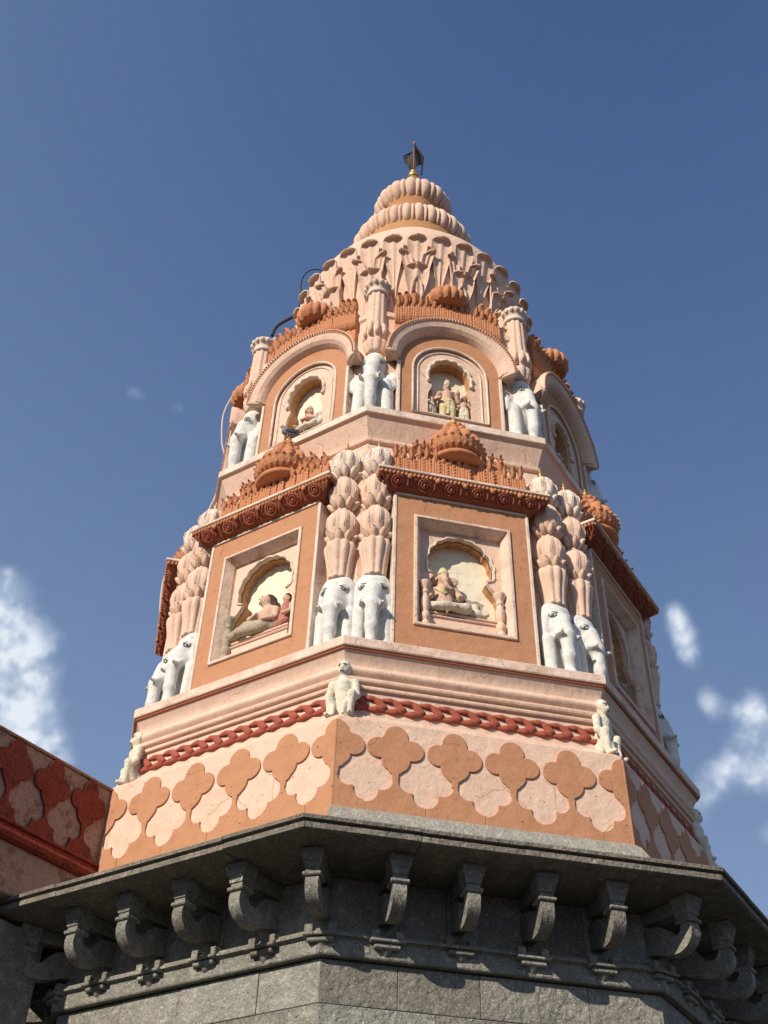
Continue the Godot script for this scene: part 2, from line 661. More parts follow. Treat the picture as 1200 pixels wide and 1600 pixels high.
func dir_at(deg: float, r: float, y: float, u := 0.0) -> Vector3:
	# a point r out and u along on the face that looks towards deg, in the spire's own heights
	var a := deg_to_rad(deg)
	return Vector3(sin(a) * r + cos(a) * u, y, cos(a) * r - sin(a) * u)


# ---------------------------------------------------------------- ground, stone base, hall
func build_ground():
	var pm := PlaneMesh.new()
	pm.size = Vector2(1600, 1600)
	var g := part("ground", pm, "earth", self)
	g.set_meta("kind", "structure")
	g.set_meta("label", "sunlit earth courtyard round the temple")


func build_base():
	var base := thing("stone_base", "dark weathered stone base with a bracketed slab eave under the painted spire", "building", Vector3(0, LEVEL, 0))
	var st := tool_()
	oct_ring(st, [Vector3(3.165, -LEVEL, 0), Vector3(3.165, -0.62, 0), Vector3(1.0, -0.62, 0)])
	part("wall_core", flat_done(st), "mortar", base)
	st = tool_()
	oct_ring(st, [Vector3(3.20, -LEVEL, 0), Vector3(3.20, -2.76, 0), Vector3(3.165, -2.755, 0)])
	part("lower_wall", flat_done(st), "stone", base)
	var r := RandomNumberGenerator.new()
	r.seed = 5
	var mats := ["stone", "stone_dark", "stone_light", "stone"]
	# slab pieces, blocks and string course
	for az in [-67.5, -22.5, 22.5, 67.5]:
		var ang := deg_to_rad(az)
		var cuts := [-9.0, -0.83 + r.randf_range(-0.2, 0.2), 0.05 + r.randf_range(-0.25, 0.25), 0.9 + r.randf_range(-0.2, 0.2), 9.0]
		for i in 4:
			var drop := r.randf_range(-0.004, 0.004)
			var c0: float = cuts[i]
			var c1: float = cuts[i + 1]
			var prof := [Vector2(3.05, -0.65 + drop), Vector2(3.905, -0.65 + drop), Vector2(3.925, -0.64 + drop), Vector2(3.925, -0.598 + drop), Vector2(3.902, -0.593 + drop), Vector2(3.902, -0.581 + drop), Vector2(3.945, -0.576 + drop), Vector2(3.948, -0.55 + drop), Vector2(3.935, -0.54 + drop), Vector2(3.05, -0.54 + drop)]
			st = tool_()
			var ua := func(x: float) -> float: return -x * T8 + 0.002 if c0 < -5.0 else c0 + 0.003
			var ub := func(x: float) -> float: return x * T8 - 0.002 if c1 > 5.0 else c1 - 0.003
			face_bar(st, prof, ua, ub)
			part("eave_slab", flat_done(st), ["slab", "slab_dark", "slab"][(i + int(absf(az))) % 3], base, Vector3.ZERO, ang)
		# rough mortar fillet where the spire stands on the slab, lower on the sunlit left
		var top: float = {-67.5: -0.15, -22.5: -0.15, 22.5: -0.045, 67.5: -0.09}[az]
		st = tool_()
		face_bar(st, [Vector2(3.05, -0.538), Vector2(3.36, -0.538), Vector2(3.30, top - 0.16), Vector2(3.225, top - 0.045), Vector2(3.172, top), Vector2(3.05, top)], func(x): return -x * T8, func(x): return x * T8)
		part("mortar_fillet", flat_done(st), "mortar", base, Vector3.ZERO, ang)
		# upper wall between the brackets, then the string course, then the courses below it
		var rows := [[-0.652, -1.085, 3.185, 5], [-1.285, -1.60, 3.20, 4], [-1.60, -1.98, 3.20, 3], [-1.98, -2.36, 3.20, 4], [-2.36, -2.75, 3.20, 3]]
		for row in rows:
			var n: int = row[3]
			var edges := [-row[2] * T8]
			for i in n - 1:
				edges.append(lerpf(-1.0, 1.0, (i + 1.0) / n) * row[2] * T8 + r.randf_range(-0.12, 0.12))
			edges.append(row[2] * T8)
			for i in n:
				var z: float = row[2] + r.randf_range(-0.004, 0.004)
				var lo: float = edges[i] + (0.002 if i > 0 else 0.0)
				var hi: float = edges[i + 1] - (0.002 if i < n - 1 else 0.0)
				if i == 0:
					lo = -z * T8
				if i == n - 1:
					hi = z * T8
				st = tool_()
				box(st, Vector3(lo, row[1] + 0.002, 3.14), Vector3(hi, row[0] - 0.002, z), 0.004)
				part("stone_block", flat_done(st), mats[r.randi() % 4], base, Vector3.ZERO, ang)
		st = tool_()
		face_bar(st, [Vector2(3.14, -1.275), Vector2(3.255, -1.275), Vector2(3.262, -1.265), Vector2(3.262, -1.155), Vector2(3.275, -1.145), Vector2(3.30, -1.14), Vector2(3.30, -1.122), Vector2(3.28, -1.118), Vector2(3.28, -1.108), Vector2(3.265, -1.09), Vector2(3.14, -1.09)], func(x): return -x * T8, func(x): return x * T8)
		part("string_course", flat_done(st), "stone", base, Vector3.ZERO, ang)
	# brackets: four to a face and one on each corner
	var w := 0.066
	var con := func(s: float) -> Callable: return func(_x): return s
	st = tool_()
	var outer := curve([Vector2(0.545, -0.235), Vector2(0.560, -0.31), Vector2(0.535, -0.385), Vector2(0.46, -0.45), Vector2(0.36, -0.475), Vector2(0.22, -0.455), Vector2(0.10, -0.415), Vector2(-0.02, -0.40)], 4)
	var inner := curve([Vector2(-0.02, -0.17), Vector2(0.09, -0.165), Vector2(0.20, -0.19), Vector2(0.265, -0.245), Vector2(0.32, -0.31), Vector2(0.385, -0.32), Vector2(0.43, -0.29), Vector2(0.445, -0.235)], 4)
	var prof: Array = outer + inner
	prof.reverse()
	face_bar(st, prof, con.call(-w), con.call(w))
	var m_scroll := flat_done(st)
	st = tool_()
	for s in [[-0.005, -0.052, 0.118, 0.118, 0.60, 0.60], [-0.052, -0.105, 0.112, 0.098, 0.592, 0.578], [-0.105, -0.165, 0.092, 0.078, 0.572, 0.56], [-0.165, -0.205, 0.070, 0.070, 0.548, 0.548]]:
		var a := func(b: float, y: float, f: float) -> Array: return [Vector3(-b, y, 0.40), Vector3(b, y, 0.40), Vector3(b, y, f), Vector3(-b, y, f)]
		var top: Array = a.call(s[2], s[0], s[4])
		var bot: Array = a.call(s[3], s[1], s[5])
		for k in 4:
			quad(st, bot[(k + 1) % 4], bot[k], top[k], top[(k + 1) % 4])
		quad(st, bot[0], bot[1], bot[2], bot[3])
		quad(st, top[3], top[2], top[1], top[0])
	box(st, Vector3(-0.068, -0.125, -0.02), Vector3(0.068, -0.004, 0.41), 0.004)
	var m_cap := flat_done(st)
	st = tool_()
	box(st, Vector3(-0.095, -0.238, 0.405), Vector3(0.095, -0.204, 0.575), 0.009)
	var m_ring := flat_done(st)
	st = tool_()
	box(st, Vector3(-0.115, -0.425, -0.02), Vector3(-0.055, -0.36, 0.13), 0.006)
	box(st, Vector3(0.055, -0.425, -0.02), Vector3(0.115, -0.36, 0.13), 0.006)
	box(st, Vector3(-0.125, -0.452, -0.02), Vector3(0.125, -0.427, 0.15), 0.006)
	box(st, Vector3(-0.095, -0.492, -0.02), Vector3(0.095, -0.454, 0.125), 0.008)
	var m_corbel := flat_done(st)
	st = smooth_tool()
	lathe(st, curve([Vector2(0.0, -0.645), Vector2(0.03, -0.625), Vector2(0.062, -0.585), Vector2(0.072, -0.545), Vector2(0.055, -0.505), Vector2(0.045, -0.49)], 3), 14, 0, 0.0, Vector3(0, 0, 0.065))
	var m_pendant := done(st)
	for az in [-67.5, -45.0, -22.5, 0.0, 22.5, 45.0, 67.5, 90.0]:
		var corner := int(absf(az)) % 45 == 0
		for u in ([0.0] if corner else [-0.85, -0.285, 0.285, 0.85]):
			var b := part("bracket", m_scroll, mats[r.randi() % 4], base, dir_at(az, 3.43 if corner else 3.19, -0.651, u), deg_to_rad(az))
			b.scale = Vector3(0.76, 0.87, 0.88) * r.randf_range(0.98, 1.02)
			b.rotation.z = r.randf_range(-0.012, 0.012)
			part("capital", m_cap, mats[r.randi() % 4], b)
			part("collar", m_ring, mats[r.randi() % 3], b)
			part("corbel", m_corbel, mats[r.randi() % 3], b, Vector3(0, -0.080, 0)).scale = Vector3(1.4, 1.12, 1.15)
			part("pendant", m_pendant, "stone", b, Vector3(0, -0.085, 0)).scale = Vector3(1.05, 0.95, 0.95)


func merlon_polygon(w: float, r: RandomNumberGenerator, foot := 0.0) -> PackedVector2Array:
	# one cell of the painted frieze: a lobed merlon on a stem, above a band cut by the pale foils on either side
	var k := w / 0.52
	var p := PackedVector2Array([Vector2(-w / 2, foot), Vector2(w / 2, foot), Vector2(w / 2, 0.27), Vector2(-w / 2, 0.27)])
	for s in [-1.0, 1.0]:
		for q in [[0.0, 0.36, 0.130], [-0.138, 0.245, 0.099], [0.138, 0.245, 0.099], [0.0, 0.135, 0.110]]:
			var cut := Geometry2D.clip_polygons(p, circle2(Vector2((s * 0.26 + q[0] + r.randf_range(-0.006, 0.006)) * k, q[1] + r.randf_range(-0.007, 0.007)), q[2] * k * r.randf_range(0.97, 1.03), 24, q[2]))
			var best := PackedVector2Array()
			for c in cut:
				if c.size() > best.size():
					best = c
			p = best
	var top := PackedVector2Array([Vector2(-0.026 * k, 0.25), Vector2(0.026 * k, 0.25), Vector2(0.04 * k, 0.42), Vector2(-0.04 * k, 0.42)])
	for q in [[0.0, 0.375, 0.078], [0.0, 0.445, 0.128], [0.0, 0.585, 0.13], [-0.145, 0.535, 0.103], [0.145, 0.535, 0.103], [0.0, 0.66, 0.110]]:
		top = largest(Geometry2D.merge_polygons(top, circle2(Vector2((q[0] + r.randf_range(-0.006, 0.006)) * k, q[1] + r.randf_range(-0.008, 0.008)), q[2] * k * r.randf_range(0.95, 1.04), 24, q[2] * r.randf_range(0.95, 1.04))))
	var raw := largest(Geometry2D.merge_polygons(p, top))
	var out := PackedVector2Array()
	for q in raw:
		if out.is_empty() or q.distance_to(out[-1]) > 0.009:
			out.append(q)
	return out


func largest(list: Array) -> PackedVector2Array:
	var best := PackedVector2Array()
	for c in list:
		if c.size() > best.size():
			best = c
	return best


func build_hall():
	var corner := Vector3(-2.40, LEVEL, 2.40)
	var hall := thing("painted_hall", "low hall with peeling dark red parapet adjoining the spire at the left", "building", corner, deg_to_rad(64.0))
	var st := tool_()
	box(st, Vector3(-5.5, -0.545, -0.40), Vector3(0.0, 0.775, 0.0), 0.012)
	part("parapet_wall", flat_done(st), "old_pink", hall)
	st = tool_()
	box(st, Vector3(-5.52, 0.777, -0.43), Vector3(0.0, 0.805, 0.018), 0.008)
	part("parapet_coping", flat_done(st), "old_pink", hall)
	st = tool_()
	for i in 10:
		st = tool_()
		extrude(st, merlon_polygon(0.44, rng), 0.002, 0.024, 0.004)
		var mm := flat_done(st)
		part("merlon", mm, "old_red", hall, Vector3(-0.26 - 0.44 * i, 0.0, 0))
	st = tool_()
	face_bar(st, [Vector2(-0.02, -0.14), Vector2(0.03, -0.14), Vector2(0.062, -0.12), Vector2(0.075, -0.085), Vector2(0.062, -0.05), Vector2(0.035, -0.035), Vector2(0.035, -0.005), Vector2(0.055, 0.0), Vector2(0.055, 0.022), Vector2(0.03, 0.04), Vector2(-0.02, 0.04)], func(_x): return -5.5, func(_x): return -0.01)
	part("string_moulding", flat_done(st), "old_red", hall)
	st = tool_()
	box(st, Vector3(-5.6, -0.70, -4.5), Vector3(-1.15, -0.548, -0.02), 0.01)
	part("roof_slab", flat_done(st), "stone_dark", hall)
	st = tool_()
	box(st, Vector3(-5.4, -LEVEL, -2.6), Vector3(-0.4, -0.702, -2.2), 0.01)
	part("back_wall", flat_done(st), "stone_dark", hall)
	st = tool_()
	box(st, Vector3(-5.5, -LEVEL, -0.95), Vector3(-0.30, -0.702, -0.10), 0.01)
	part("side_wall", flat_done(st), "stone_dark", hall)


# ---------------------------------------------------------------- painted spire
func arch_path(half: float, y0: float, spring: float, rise: float, z: float, n := 24) -> Array:
	# bottom left, up, over, down to bottom right
	var out := []
	for i in 5:
		out.append(Vector3(-half, lerpf(y0, spring, i / 5.0), z))
	for i in n + 1:
		var a := PI * i / n
		out.append(Vector3(-half * cos(a), spring + rise * sin(a), z))
	for i in range(4, -1, -1):
		out.append(Vector3(half, lerpf(y0, spring, i / 5.0), z))
	return out


func cusped_path(half: float, y0: float, neck: Vector2, top: float, z: float, foils := 9, foot := 0.0) -> Array:
	# the lobed opening of a niche, the same count of points as square_path(); neck: half width and height of the throat
	var out := []
	var f := foot if foot > 0.0 else half
	for i in 8:
		var t := i / 8.0
		if t < 0.55:
			out.append(Vector3(-f, lerpf(y0, neck.y - 0.16, t / 0.55), z))
		else:
			var k := (t - 0.55) / 0.45
			out.append(Vector3(lerpf(-f, -neck.x, k), lerpf(neck.y - 0.16, neck.y, k), z))
	var a0 := deg_to_rad(-24.0)
	var cy := neck.y + (top - neck.y) * 0.30
	var b := top - cy
	for i in 41:
		var t := i / 40.0
		var a := lerpf(PI - a0, a0, t)
		var lobe := absf(sin(PI * foils * t))
		var r := 0.945 + 0.055 * lobe
		var x := half * r * cos(a)
		if i == 0 or i == 40:
			x = signf(x) * neck.x
		out.append(Vector3(x, cy + b * r * sin(a), z))
	for i in range(7, -1, -1):
		var q: Vector3 = out[i]
		out.append(Vector3(-q.x, q.y, z))
	return out


func square_path(half: float, y0: float, y1: float, z: float) -> Array:
	var out := []
	for i in 8:
		out.append(Vector3(-half, lerpf(y0, y1, i / 16.0), z))
	for i in 11:
		out.append(Vector3(-half, lerpf(y0, y1, 0.5 + 0.5 * i / 10.0), z))
	for i in range(1, 20):
		out.append(Vector3(lerpf(-half, half, i / 20.0), y1, z))
	for i in 11:
		out.append(Vector3(half, lerpf(y1, lerpf(y0, y1, 0.5), i / 10.0), z))
	for i in range(7, -1, -1):
		out.append(Vector3(half, lerpf(y0, y1, i / 16.0), z))
	return out


func deepen(path: Array, z: float) -> Array:
	var out := []
	for p in path:
		out.append(Vector3(p.x, p.y, z))
	return out


func fill(st, path: Array):
	# close a run of points into a face that looks out
	var p := PackedVector2Array()
	for q in path:
		p.append(Vector2(q.x, q.y))
	var z: float = path[0].z
	var t := Geometry2D.triangulate_polygon(p)
	for k in range(0, t.size(), 3):
		var a := p[t[k]]
		var b := p[t[k + 1]]
		var c := p[t[k + 2]]
		if (b - a).cross(c - a) < 0.0:
			var s := b
			b = c
			c = s
		tri(st, Vector3(a.x, a.y, z), Vector3(b.x, b.y, z), Vector3(c.x, c.y, z))


func build_spire():
	var spire := thing("temple_spire", "octagonal temple spire painted pink and orange with a ribbed lotus dome", "spire", Vector3(0, LEVEL, 0))
	var st := tool_()
	# foot wall of the frieze
	oct_ring(st, [Vector3(3.136, -0.53, 0), Vector3(3.146, 0.815, 0), Vector3(3.135, 0.832, 0), Vector3(3.02, 0.836, 0), Vector3(2.9, 0.836, 0)])
	var foot := part("frieze_wall", flat_done(st), "pink", spire)
	var cell := 3.142 * T8 * 2.0 / 5.0
	var poly := merlon_polygon(cell, rng, -0.20)
	var m_full := []
	for i in 6:
		st = tool_()
		extrude(st, merlon_polygon(cell, rng, -0.20), 3.139, 3.160, 0.004)
		m_full.append(flat_done(st))
	var halves := []
	for s in [1.0, -1.0]:
		var cut := PackedVector2Array([Vector2(-0.0125, -0.5), Vector2(1, -0.5), Vector2(1, 1), Vector2(-0.0125, 1)])
		if s < 0:
			cut = PackedVector2Array([Vector2(-1, -0.5), Vector2(0.0125, -0.5), Vector2(0.0125, 1), Vector2(-1, 1)])
		st = tool_()
		extrude(st, Geometry2D.intersect_polygons(poly, cut)[0], 3.139, 3.160)
		halves.append(flat_done(st))
	for az in [-67.5, -22.5, 22.5, 67.5]:
		var ang := deg_to_rad(az)
		for i in range(1, 5):
			part("merlon", m_full[(i * 5 + int(az)) % 6], "orange", foot, dir_at(az, 0, 0.018, (i - 2.5) * cell), ang)
		part("merlon", halves[0], "orange", foot, dir_at(az, 0, 0.018, -2.5 * cell), ang)
		part("merlon", halves[1], "orange", foot, dir_at(az, 0, 0.018, 2.5 * cell), ang)
	# chain band and lower cornice
	st = tool_()
	oct_ring(st, [Vector3(2.9, 0.83, 0), Vector3(3.035, 0.84, 0), Vector3(3.04, 0.90, 0), Vector3(3.025, 0.925, 0), Vector3(3.005, 0.93, 0), Vector3(3.005, 0.952, 0), Vector3(2.972, 0.958, 0), Vector3(2.972, 1.222, 0), Vector3(2.995, 1.228, 0)])
	var band := part("chain_band", flat_done(st), "pink", spire)
	var n_links := 14
	var pitch := 2.0 * 2.97 * T8 / n_links
	var m_link := blob([[Vector3(-pitch * 0.40, 0.060, 0.0), Vector3(-pitch * 0.08, 0.060, 0.012), 0.020, 0.030], [Vector3(-pitch * 0.08, 0.060, 0.012), Vector3(pitch * 0.24, 0.054, 0.008), 0.030, 0.022], [Vector3(pitch * 0.22, 0.038, 0.014), Vector3(pitch * 0.44, -0.022, 0.016), 0.030, 0.036], [Vector3(-pitch * 0.20, -0.060, 0.0), Vector3(pitch * 0.12, -0.060, 0.014), 0.022, 0.034], [Vector3(pitch * 0.12, -0.060, 0.014), Vector3(pitch * 0.44, -0.058, 0.004), 0.034, 0.022]], 0.0105, 0.008)
	for az in [-67.5, -22.5, 22.5, 67.5]:
		for i in n_links:
			part("chain_link", m_link, "chain", band, dir_at(az, 2.978, 1.09, (i - (n_links - 1) * 0.5) * pitch), deg_to_rad(az)).scale = Vector3(1.24, 0.92 + rng.randf_range(-0.03, 0.03), 0.7)
	st = tool_()
	var prof := [Vector3(2.95, 1.215, 0), Vector3(3.00, 1.226, 1), Vector3(3.012, 1.244, 1), Vector3(3.00, 1.262, 0), Vector3(2.985, 1.268, 0), Vector3(2.988, 1.285, 0), Vector3(3.02, 1.29, 2), Vector3(3.034, 1.312, 2), Vector3(3.02, 1.334, 0), Vector3(2.985, 1.342, 0), Vector3(2.986, 1.355, 0)]
	for i in 9:
		var t := i / 8.0
		prof.append(Vector3(2.995 + 0.035 * sin(t * PI), 1.36 + 0.10 * t, 3))
	for i in range(1, 9):
		var t := i / 8.0
		prof.append(Vector3(2.995 + 0.062 * (1.0 - cos(t * PI * 0.5)), 1.46 + 0.145 * t, 0 if i == 8 else 4))
	prof += [Vector3(3.062, 1.618, 0), Vector3(3.075, 1.622, 0)]
	oct_ring(st, prof)
	part("lower_cornice", flat_done(st), "pink", spire)
	st = tool_()
	oct_ring(st, [Vector3(3.05, 1.620, 0), Vector3(3.085, 1.624, 0), Vector3(3.091, 1.634, 0), Vector3(3.091, 1.718, 0), Vector3(3.083, 1.728, 0), Vector3(2.5, 1.738, 0)])
	part("lower_ledge", flat_done(st), "ledge", spire)
	st = tool_()
	oct_ring(st, [Vector3(3.04, 1.597, 0), Vector3(3.068, 1.600, 0), Vector3(3.070, 1.618, 0), Vector3(3.04, 1.619, 0)])
	part("ledge_line", flat_done(st), "russet", spire)
	# first storey wall
	st = tool_()
	prof = [Vector3(2.49, 1.73, 0), Vector3(2.49, 3.83, 0), Vector3(2.715, 3.84, 0), Vector3(2.715, 4.55, 0), Vector3(2.60, 4.62, 0), Vector3(2.60, 4.72, 0), Vector3(2.52, 4.76, 0), Vector3(2.50, 4.95, 0), Vector3(2.54, 4.965, 1), Vector3(2.555, 4.99, 1), Vector3(2.54, 5.015, 0)]
	for i in 9:
		var t := i / 8.0
		prof.append(Vector3(2.515 + 0.02 * sin(t * PI) + 0.115 * (1.0 - cos(t * PI * 0.5)), 5.02 + 0.27 * t, 0 if i == 8 else 3))
	prof += [Vector3(2.645, 5.305, 0), Vector3(2.66, 5.31, 0)]
	oct_ring(st, prof)
	part("first_storey", flat_done(st), "pink", spire)
	st = tool_()
	oct_ring(st, [Vector3(2.63, 5.308, 0), Vector3(2.672, 5.312, 0), Vector3(2.677, 5.32, 0), Vector3(2.677, 5.412, 0), Vector3(2.668, 5.42, 0), Vector3(2.15, 5.43, 0)])
	part("upper_ledge", flat_done(st), "pale", spire)
	# second storey wall and its roof
	st = tool_()
	oct_ring(st, [Vector3(2.21, 5.425, 0), Vector3(2.21, 6.86, 0), Vector3(2.40, 6.87, 0), Vector3(2.40, 7.50, 0), Vector3(2.43, 7.53, 0), Vector3(2.43, 7.62, 0), Vector3(2.34, 7.66, 0), Vector3(1.3, 8.0, 0)])
	part("second_storey", flat_done(st), "pink", spire)
	# the piers at the corners, on either side of the panels
	for az in [-67.5, -22.5, 22.5, 67.5]:
		for s in [-1.0, 1.0]:
			var mitre := func(x: float) -> float: return s * x * T8
			st = tool_()
			face_bar(st, [Vector2(2.46, 1.735), Vector2(2.716, 1.735), Vector2(2.716, 3.845), Vector2(2.46, 3.845)], func(_x): return s * 0.69, mitre)
			part("corner_pier", flat_done(st), "pink", spire, Vector3.ZERO, deg_to_rad(az))
			st = tool_()
			face_bar(st, [Vector2(2.18, 5.428), Vector2(2.402, 5.428), Vector2(2.402, 6.875), Vector2(2.18, 6.875)], func(_x): return s * 0.62, mitre)
			part("corner_pier", flat_done(st), "pink", spire, Vector3.ZERO, deg_to_rad(az))
	build_lower_faces(spire)
	build_upper_faces(spire)
	build_columns(spire)
	build_dome(spire)


func build_lower_faces(spire: Node3D):
	# panel: four orange bars round an opening, pale strips up its edges
	var hw := 0.735
	var fw := 0.525
	var y0 := 1.74
	var y1 := 3.80
	var f0 := 2.10
	var f1 := 3.54
	var st := tool_()
	box(st, Vector3(-hw + 0.02, y0, 2.70), Vector3(-fw, y1, 2.92))
	box(st, Vector3(fw, y0, 2.70), Vector3(hw - 0.02, y1, 2.92))
	box(st, Vector3(-fw, f1, 2.70), Vector3(fw, y1, 2.92))
	box(st, Vector3(-fw, y0, 2.70), Vector3(fw, f0, 2.92))
	var m_panel := flat_done(st)
	st = tool_()
	box(st, Vector3(-0.018, y0, 2.70), Vector3(0.018, y1 + 0.004, 2.932), 0.006)
	var m_strip := flat_done(st)
	st = tool_()
	box(st, Vector3(-hw, y1 - 0.002, 2.70), Vector3(hw, y1 + 0.024, 2.94), 0.004)
	var m_head := flat_done(st)
	# frame: raised rim, then a splay down to the face round the arch
	st = tool_()
	var e := 0.028
	var loop := func(h: float, a: float, b: float, z: float) -> Array: return [Vector3(-h, a, z), Vector3(h, a, z), Vector3(h, b, z), Vector3(-h, b, z), Vector3(-h, a, z)]
	var loops := [loop.call(fw + 0.004, f0 - 0.004, f1 + 0.004, 2.915), loop.call(fw + 0.004, f0 - 0.004, f1 + 0.004, 2.938), loop.call(fw - 0.002, f0 + 0.002, f1 - 0.002, 2.944), loop.call(fw - e, f0 + e, f1 - e, 2.944), loop.call(fw - e - 0.004, f0 + e + 0.004, f1 - e - 0.004, 2.93), loop.call(fw - 0.080, f0 + e + 0.012, f1 - 0.078, 2.84), loop.call(fw - 0.084, f0 + e + 0.012, f1 - 0.083, 2.80)]
	for i in loops.size() - 1:
		strip(st, loops[i], loops[i + 1])
	var m_frame := flat_done(st)
	# the face with the lobed arch and its deep reveal
	st = tool_()
	var half := 0.372
	var hole := cusped_path(half, f0 + 0.04, Vector2(0.285, 2.86), 3.425, 2.805, 11, 0.415)
	strip(st, hole, square_path(fw - 0.080, f0 + 0.04, f1 - 0.078, 2.805))
	strip(st, deepen(hole, 2.745), hole)
	var m_arch := flat_done(st)
	st = smooth_tool()
	var rim := []
	for i in range(8, 49):
		rim.append(hole[i] + Vector3(0, 0, 0.006))
	tube(st, rim, 0.014, 6)
	var m_rim := done(st)
	st = tool_()
	var deep := cusped_path(half - 0.01, f0 + 0.04, Vector2(0.275, 2.86), 3.415, 2.745, 11, 0.405)
	strip(st, deepen(deep, 2.64), deep)
	var m_reveal := flat_done(st)
	st = tool_()
	box(st, Vector3(-0.43, f0 + 0.03, 2.50), Vector3(0.43, f1 - 0.08, 2.648))
	var m_back := flat_done(st)
	st = tool_()
	box(st, Vector3(-0.372, f0 + 0.030, 2.53), Vector3(0.372, f0 + 0.21, 2.815), 0.004)
	box(st, Vector3(-0.385, f0 + 0.21, 2.53), Vector3(0.385, f0 + 0.235, 2.835), 0.008)
	box(st, Vector3(-0.38, f0 + 0.255, 2.53), Vector3(0.38, f0 + 0.285, 2.828), 0.008)
	box(st, Vector3(-0.366, f0 + 0.235, 2.53), Vector3(0.366, f0 + 0.255, 2.80))
	var m_seat := flat_done(st)
	st = smooth_tool()
	lathe(st, curve([Vector2(0.05, 0.0), Vector2(0.052, 0.05), Vector2(0.036, 0.075), Vector2(0.05, 0.11), Vector2(0.052, 0.16), Vector2(0.034, 0.19), Vector2(0.045, 0.24), Vector2(0.05, 0.33), Vector2(0.035, 0.40), Vector2(0.048, 0.43), Vector2(0.034, 0.46), Vector2(0.06, 0.52), Vector2(0.065, 0.56), Vector2(0.02, 0.575)], 3), 14)
	var m_pilaster := done(st)
	# eave: a soffit that leans out, a bead row, a pale edge, and the top
	var sof := [Vector2(2.60, 3.826), Vector2(2.945, 3.826), Vector2(2.985, 3.845), Vector2(3.06, 3.915), Vector2(3.085, 3.955), Vector2(3.085, 3.99), Vector2(2.60, 3.99)]
	var ue := func(s: float) -> Callable: return func(x: float): return s * (0.80 + (x - 2.945) * 1.05) if x > 2.945 else s * 0.80
	st = tool_()
	face_bar(st, sof, ue.call(-1.0), ue.call(1.0))
	var m_eave := flat_done(st)
	st = tool_()
	box(st, Vector3(-0.965, 3.992, 2.60), Vector3(0.965, 4.03, 3.108), 0.007)
	var m_edge := flat_done(st)
	st = smooth_tool()
	for i in 42:
		ball(st, Vector3(lerpf(-0.925, 0.925, i / 41.0), 3.962, 3.086), Vector3(0.019, 0.024, 0.018), 8, 5)
	for i in 5:
		ball(st, Vector3(lerpf(-0.925, 0.925, (i + 1) / 6.0), 3.935, 3.088), Vector3(0.030, 0.035, 0.022), 8, 5)
	for s in [-1.0, 1.0]:
		for i in 9:
			ball(st, Vector3(s * 0.947, 3.962, lerpf(2.72, 3.07, i / 8.0)), Vector3(0.018, 0.024, 0.019), 8, 5)
	var m_bead := done(st)
	st = smooth_tool()
	torus(st, Vector3.ZERO, Vector3(0.066, 0, 0), Vector3(0, 0.066, 0), 0.014, 18, 6)
	torus(st, Vector3(0, 0.006, 0.006), Vector3(0.036, 0, 0), Vector3(0, 0.040, 0), 0.012, 14, 6)
	ball(st, Vector3(0, -0.004, 0.006), Vector3(0.021, 0.030, 0.02), 8, 6)
	for s in [-1.0, 1.0]:
		tube(st, [Vector3(s * 0.085, -0.05, 0), Vector3(s * 0.115, -0.02, 0.004), Vector3(s * 0.112, 0.03, 0.004), Vector3(s * 0.085, 0.065, 0)], [0.008, 0.012, 0.012, 0.006], 6)
	var m_rosette := done(st)
	# crest: reeded upright leaves with hooked tips
	st = smooth_tool()
	for s in [-0.030, 0.0, 0.030]:
		tube(st, [Vector3(s, 0.0, 0.0), Vector3(s, 0.15, 0.010), Vector3(s, 0.30, 0.006), Vector3(s * 0.8, 0.41, 0.010), Vector3(s * 0.4, 0.45, 0.015)], [0.019, 0.022, 0.021, 0.018, 0.008], 6)
	tube(st, [Vector3(0, 0.38, 0.012), Vector3(0, 0.455, 0.018), Vector3(0, 0.50, 0.035), Vector3(0, 0.525, 0.065), Vector3(0, 0.53, 0.095)], [0.018, 0.030, 0.026, 0.017, 0.004], 7)
	for s in [-1.0, 1.0]:
		tube(st, [Vector3(0, 0.43, 0.018), Vector3(s * 0.03, 0.475, 0.03), Vector3(s * 0.045, 0.495, 0.045)], [0.016, 0.012, 0.003], 5)
	for i in 9:
		ball(st, Vector3(0.045, 0.02 + 0.045 * i, 0.024), Vector3(0.010, 0.017, 0.010), 6, 4)
	var m_leaf := done(st)
	st = tool_()
	extrude(st, PackedVector2Array([Vector2(-0.76, 4.03), Vector2(0.76, 4.03), Vector2(0.76, 4.43), Vector2(0.54, 4.47), Vector2(0.46, 4.62), Vector2(-0.46, 4.62), Vector2(-0.54, 4.47), Vector2(-0.76, 4.43)]), 2.62, 2.843, 0.01)
	var m_crest := flat_done(st)
	# the melon pot that sits on the crest
	st = smooth_tool()
	lathe(st, curve([Vector2(0.0, -0.10), Vector2(0.28, -0.105), Vector2(0.33, -0.06), Vector2(0.30, -0.02), Vector2(0.27, 0.0), Vector2(0.30, 0.03), Vector2(0.345, 0.10), Vector2(0.35, 0.16)], 3), 40)
	var m_dish := done(st)
	st = smooth_tool()
	lathe(st, curve([Vector2(0.30, 0.15), Vector2(0.345, 0.21), Vector2(0.35, 0.30), Vector2(0.30, 0.39), Vector2(0.20, 0.44), Vector2(0.13, 0.455)], 4), 120, 12, 0.16)
	var m_melon := done(st)
	st = smooth_tool()
	lathe(st, curve([Vector2(0.20, 0.36), Vector2(0.215, 0.40), Vector2(0.20, 0.44), Vector2(0.14, 0.46), Vector2(0.12, 0.48), Vector2(0.15, 0.52), Vector2(0.14, 0.56), Vector2(0.06, 0.60)], 3), 72, 12, 0.14)
	var m_knob := done(st)
	st = smooth_tool()
